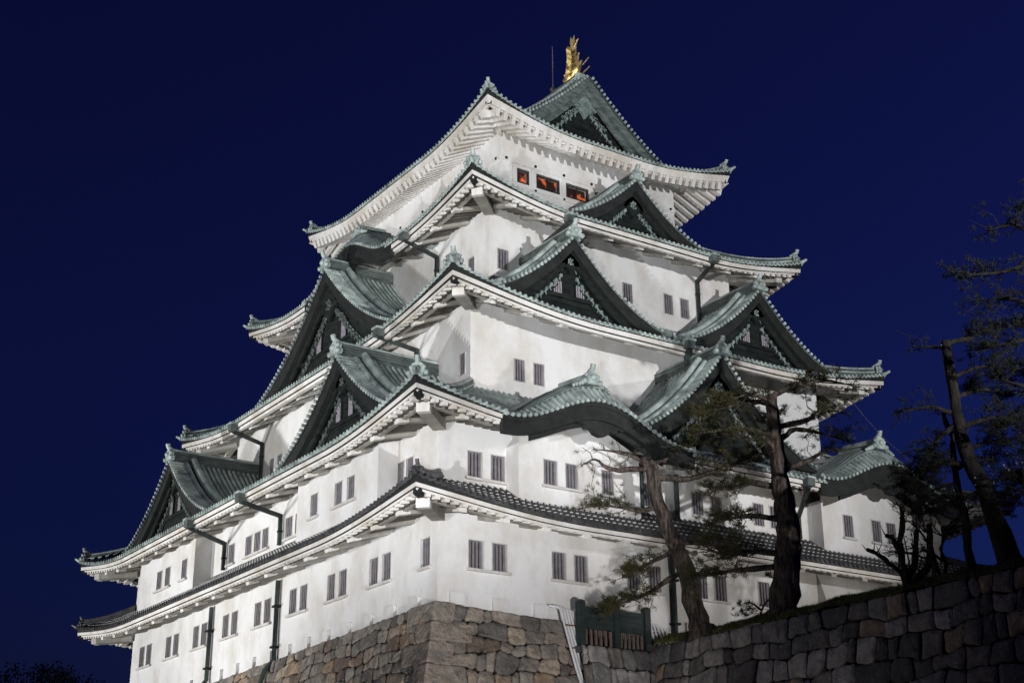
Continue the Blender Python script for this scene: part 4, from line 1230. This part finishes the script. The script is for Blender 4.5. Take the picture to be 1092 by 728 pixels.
PINE_B =[
   [(11.53, -8.07, -1.03), (11.7, -8.18, 0.66), (11.92, -8.33, 2.14), (11.91, -8.32, 3.61), (11.79, -8.24, 4.83), (11.74, -8.21, 6.64), (11.74, -8.21, 7.77), (11.7, -8.18, 8.75)] ,
   [(11.74, -8.21, 8.36), (10.64, -7.7, 8.39), (9.82, -7.39, 8.08), (8.52, -6.76, 7.77)] ,
   [(11.72, -8.2, 8.62), (12.58, -8.63, 9.21), (13.11, -8.84, 9.29), (13.9, -9.21, 9.55), (15.12, -9.89, 9.28)] ,
   [(11.72, -8.2, 6.93), (10.65, -7.23, 7.3), (9.89, -6.47, 7.29), (9.24, -5.8, 7.15)] ,
   [(11.81, -8.26, 7.31), (12.8, -9.13, 7.54), (13.14, -9.55, 7.9), (13.86, -10.25, 7.75)] ,
   [(11.8, -8.25, 6.68), (12.7, -8.58, 7.25), (13.59, -8.9, 7.15), (14.85, -9.46, 6.87)] ,
   [(11.83, -8.27, 3.33), (10.48, -7.68, 3.36), (9.71, -7.48, 3.22), (8.72, -7.13, 2.92)] ,
   [(11.88, -8.3, 5.24), (13.07, -9.29, 6.0), (13.57, -9.81, 6.24)] ,
   [(11.83, -8.27, 1.28), (10.34, -7.06, 1.21), (9.48, -6.28, 1.06), (8.88, -5.67, 0.95)] ,
   [(11.74, -8.21, 1.83), (10.44, -7.58, 1.87), (9.4, -7.11, 1.68), (8.53, -6.76, 2.11)] ,
   [(11.97, -8.37, 4.62), (10.88, -7.39, 4.89), (10.19, -6.68, 4.67), (9.57, -6.02, 4.89)] ,
]
PINE_B += [[(11.72, -8.2, 7.9), (10.9, -8.6, 8.3), (10.0, -8.5, 8.35), (9.2, -8.2, 8.0)], [(11.74, -8.2, 7.3), (12.2, -7.6, 7.7), (12.6, -7.2, 8.3), (13.3, -7.1, 8.5)], [(11.74, -8.21, 6.2), (10.9, -8.4, 6.6), (10.1, -8.1, 6.5), (9.5, -7.9, 6.7)]]
PINE_C =[
   [(11.69, -19.22, -0.86), (11.27, -18.93, 1.82), (10.81, -18.63, 3.34), (10.66, -18.52, 4.9), (10.62, -18.49, 7.7)] ,
   [(10.49, -18.41, 4.9), (9.72, -18.19, 5.04), (8.52, -17.68, 4.75)] ,
   [(10.59, -18.47, 7.4), (10.25, -17.95, 7.54), (9.94, -17.43, 7.67)] ,
   [(10.63, -18.51, 7.58), (11.23, -19.11, 7.74), (11.91, -19.77, 8.11), (12.63, -20.46, 8.14)] ,
   [(10.65, -18.52, 5.43), (11.79, -18.8, 5.92), (12.97, -19.12, 5.87)] ,
   [(10.8, -18.62, 3.48), (11.33, -19.46, 3.7), (11.78, -20.24, 3.23)] ,
   [(10.68, -18.54, 4.54), (10.21, -17.9, 3.92), (9.91, -17.38, 2.95), (9.78, -16.96, 2.26)] ,
   [(11.16, -18.86, 2.1), (12.06, -19.1, 2.52), (12.99, -19.37, 2.42)] ,
]
PINE_C += [[(10.68, -18.54, 4.3), (11.6, -19.6, 4.6), (12.8, -20.6, 4.2)], [(10.9, -18.7, 3.0), (10.3, -17.6, 3.1), (9.9, -16.6, 2.7)], [(11.2, -18.9, 2.0), (10.6, -17.8, 1.7), (10.3, -16.8, 1.5)], [(10.64, -18.5, 6.2), (11.5, -19.3, 6.6), (12.6, -20.3, 6.3)]]
PINE_D =[
   [(11.15, -17.96, -0.87), (11.14, -17.96, 1.26), (11.04, -17.89, 2.82), (11.03, -17.89, 4.17), (10.84, -17.76, 5.14)] ,
   [(11.06, -17.91, 2.47), (10.55, -17.38, 2.35), (10.22, -16.98, 2.04)] ,
   [(11.06, -17.91, 3.0), (11.55, -18.48, 3.36), (11.88, -18.94, 3.22)] ,
]
PINE_E =[
   [(11.83, -21.23, -0.96), (12.12, -21.42, 2.99), (12.31, -21.55, 6.45), (12.36, -21.59, 9.35), (12.34, -21.57, 11.61)] ,
   [(12.38, -21.6, 8.25), (11.53, -20.72, 8.81), (10.74, -19.89, 8.77)] ,
   [(12.33, -21.57, 10.29), (11.06, -21.01, 9.63), (9.29, -20.12, 9.39)] ,
   [(12.35, -21.58, 11.23), (11.9, -21.09, 11.69), (11.29, -20.5, 11.57)] ,
   [(12.34, -21.57, 7.17), (11.05, -21.0, 6.9), (9.98, -20.58, 6.57)] ,
   [(12.2, -21.48, 5.05), (11.44, -20.67, 5.49), (11.01, -20.07, 5.94)] ,
   [(12.1, -21.41, 3.33), (11.02, -20.92, 3.78), (10.19, -20.6, 3.9)] ,
   [(11.97, -21.33, 1.32), (11.23, -20.58, 1.54), (10.57, -19.89, 1.27)] ,
]
PINE_E += [[(12.34, -21.57, 10.9), (13.2, -22.3, 11.5), (14.1, -22.9, 11.3)], [(12.3, -21.6, 9.0), (13.3, -22.6, 9.5), (14.4, -23.4, 9.2)], [(12.25, -21.5, 6.8), (13.2, -22.0, 7.4), (14.4, -22.4, 7.2)], [(12.34, -21.57, 11.5), (12.6, -21.3, 12.3), (12.9, -20.9, 12.8)]]
STUB =[
   [(10.53, -15.45, -1.0), (10.55, -15.47, -0.04), (10.54, -15.46, 0.83), (10.67, -15.55, 1.96)] ,
   [(10.54, -15.47, -0.8), (10.97, -15.63, -0.02), (11.18, -15.66, 1.15)] ,
   [(10.65, -15.54, -0.87), (11.21, -16.04, -0.07), (11.31, -16.23, 1.3)] ,
   [(10.52, -15.45, -0.46), (10.12, -15.14, -0.03), (9.89, -14.94, 0.26), (9.56, -14.68, 0.48)] ,
   [(10.5, -15.44, 0.03), (10.25, -15.33, 0.82), (10.02, -15.23, 0.95)] ,
]
pine('pine_tree', 'pine with slanting trunk and bare upper twigs beside the green gate', PINE_A, .50, 21, .95, r_top=.24, br=.10, pads={0: .12, 1: .10, 2: .3, 3: .9, 4: 1.0, 5: 1.3, 6: 1.1, 7: 1.0})
pine('pine_tree', 'tall thick pine in front of the right half of the white castle wall', PINE_B, .68, 22, 1.0, r_top=.21, br=.11, pads={0: 1.0, 1: .8, 2: .7, 3: .7, 4: .6, 5: 1.0, 6: .5, 7: 1.0, 8: .8, 9: .8, 10: .8, 11: .7, 12: .6})
pine('pine_tree', 'dark leaning pine with thick trunk against the sky at the right edge', PINE_C, .40, 23, 1.0, m=NEEDLE2, bark=BARK2, r_top=.16, pads={0: .5, 1: .3, 5: 1.5, 6: 1.6, 8: 1.5, 9: 1.3})
pine('pine_tree', 'thin straight dark pine trunk just beside the leaning pine at right', PINE_D, .17, 24, .8, m=NEEDLE2, bark=BARK2, r_top=.08)
pine('pine_tree', 'dark pine at the picture edge whose upper branches reach in over the sky', PINE_E, .38, 25, .8, size=.22, m=NEEDLE2, bark=BARK2, r_top=.12)

# pruned tree: knobby bare stems
rnd = random.Random(31); base = Vector(STUB[0][0])
st = thing('pruned_tree', 'pruned tree of bare knobby upright stems on top of the dark stone wall', 'tree', loc=base)
tr = MB()
for i, p in enumerate(STUB):
    P = limb(tr, p, .13 if i < 3 else .10, .09 if i < 3 else .07, rnd, 8, .2, m=BARK2)
    tr.ball(P[-1],   .11 if i < 3 else .08, BARK2, 6)
    for _ in range(5):
        q_ = rnd.choice(P[2:]); d = Vector((rnd.gauss(0, 1), rnd.gauss(0, 1), .8)).normalized()
        tr.tube([q_, q_+d*.22, q_+d*.4+Vector((0, 0, .12))], [.035, .025, .008], BARK, 4, False)

for _ in range(9):   # thin upright shoots between the stems
    x, y = base.x+rnd.uniform(-.7, 1.0), base.y+rnd.uniform(-1.0, .6); h = rnd.uniform(1.0, 2.3)
    tr.tube([(x, y, base.z-.1), (x+rnd.gauss(0, .06), y+rnd.gauss(0, .06), base.z+h*.5), (x+rnd.gauss(0, .12), y+rnd.gauss(0, .12), base.z+h)], [.045, .035, .012], BARK2, 5, False)
tr_v = [(v[0]-base.x, v[1]-base.y, v[2]-base.z) for v in tr.v]; tr.v = tr_v; tr.build('trunk', st)

# bare twiggy trees with a few pale blossoms behind the dark pines
def twiggy(base, label, seed, hgt, spread):
    rnd = random.Random(seed); base = Vector(base)
    root = thing('blossom_tree', label, 'tree', loc=base)
    tr = MB(); bl = MB()
    def grow(p, d, L, r, lev):
        q_ = p+d*L*.5+Vector((rnd.gauss(0, .05), rnd.gauss(0, .05), .02))*L; e = p+d*L+Vector((rnd.gauss(0, .12), rnd.gauss(0, .12), rnd.gauss(0, .05)))*L
        tr.tube([p, q_, e], [r, r*.8, r*.6], BARK2, 5 if lev < 2 else 3, False)
        if lev >= 3:
            for _ in range(int(rnd.random() < .45)):
                c = p.lerp(e, rnd.random())+Vector((rnd.gauss(0, .05), rnd.gauss(0, .05), 0)); s_ = rnd.uniform(.03, .06)
                for k in range(2):
                    a = Vector((rnd.gauss(0, 1), rnd.gauss(0, 1), rnd.gauss(0, 1))).normalized()*s_; b = a.cross(Vector((rnd.gauss(0, 1), rnd.gauss(0, 1), 1))).normalized()*s_
                    bl.add([c-a, c+b, c+a, c-b], [[0, 1, 2, 3]], PETAL)
        if lev < 5:
            for _ in range(3 if lev < 3 else 2):
                nd = (d+Vector((rnd.gauss(0, spread), rnd.gauss(0, spread), rnd.gauss(.05, .3)))).normalized()
                grow(p.lerp(e, rnd.uniform(.6, 1)), nd, L*rnd.uniform(.62, .82), r*.6, lev+1)
    o_ = Vector((0, 0, 0))
    for _ in range(2): grow(o_-Vector((0, 0, .2)), Vector((rnd.gauss(0, .2), rnd.gauss(0, .2), 1)).normalized(), hgt*.34, .09, 0)
    tr.build('trunk', root); bl.build('blossom', root)
twiggy((11.6, -16.3, -.72), 'twiggy tree with scattered pale blossoms behind the pruned stems', 41, 4.4, .62)
twiggy((13.6, -19.6, -.72), 'twiggy blossom tree filling the gap behind the dark leaning pine', 42, 7.2, .62)

# sprout beside the thick pine
rnd = random.Random(51); base = Vector((11.35, -6.9, bank_z(11.35, -6.9)))
sp = thing('pine_sapling', 'small pine sprout with a bent stem left of the thick pine', 'sapling', loc=base)
tr = MB(); cr = MB()
for pts in ([(0, 0, -.1), (.15, -.15, .5), (.45, -.45, .9), (.5, -.55, 1.5), (.3, -.4, 1.75)], [(.1, -.1, .3), (-.2, .15, .6), (-.45, .35, .62)]):
    P = limb(tr, pts, .05, .025, rnd, 5)
    for _ in range(6): tuft(cr, P[-1]+Vector((rnd.gauss(0, .15), rnd.gauss(0, .15), rnd.gauss(0, .07))), (0, 0, 1), rnd, .24, 20, NEEDLE)
for _ in range(22): tuft(cr, (rnd.gauss(-.35, .35), rnd.gauss(.25, .3), abs(rnd.gauss(.15, .2))+.1), (0, 0, 1), rnd, .24, 18, NEEDLE)
tr.build('trunk', sp); cr.build('crown', sp)

# far dark broadleaf tree behind the keep's left end
rnd = random.Random(61); base = Vector((2.0, 62.0, -11.6))
ft = thing('broadleaf_tree', 'dark round treetop in the distance left of the castle', 'tree', loc=base)
tr = MB(); cr = MB()
limb(tr, [(0, 0, 0), (.2, .1, 6), (0, 0, 12)], .5, .2, rnd)
for i in range(9):
    a = i*.7; limb(tr, [(0, 0, 8+i*.4), (2*math.cos(a), 2*math.sin(a), 12), (4*math.cos(a), 4*math.sin(a), 14+(i % 3))], .2, .05, rnd, 5)
for _ in range(150):
    a = rnd.uniform(0, 6.28); r_ = 5.2*rnd.random()**.5; zc = 12.6+4.6*math.sqrt(max(0, 1-(r_/5.6)**2))*rnd.uniform(-.2, 1)
    for k in range(55):
        c = Vector((r_*math.cos(a)+rnd.gauss(0, .45), r_*math.sin(a)+rnd.gauss(0, .45), zc+rnd.gauss(0, .35))); s_ = rnd.uniform(.08, .17)
        x = Vector((rnd.gauss(0, 1), rnd.gauss(0, 1), rnd.gauss(0, 1))).normalized(); y = x.cross(Vector((rnd.gauss(0, 1), 1, rnd.gauss(0, 1)))).normalized()
        cr.add([c-x*s_, c+y*s_*.6, c+x*s_, c-y*s_*.6], [[0, 1, 2, 3]], LEAF)
tr.build('trunk', ft); cr.build('crown', ft)
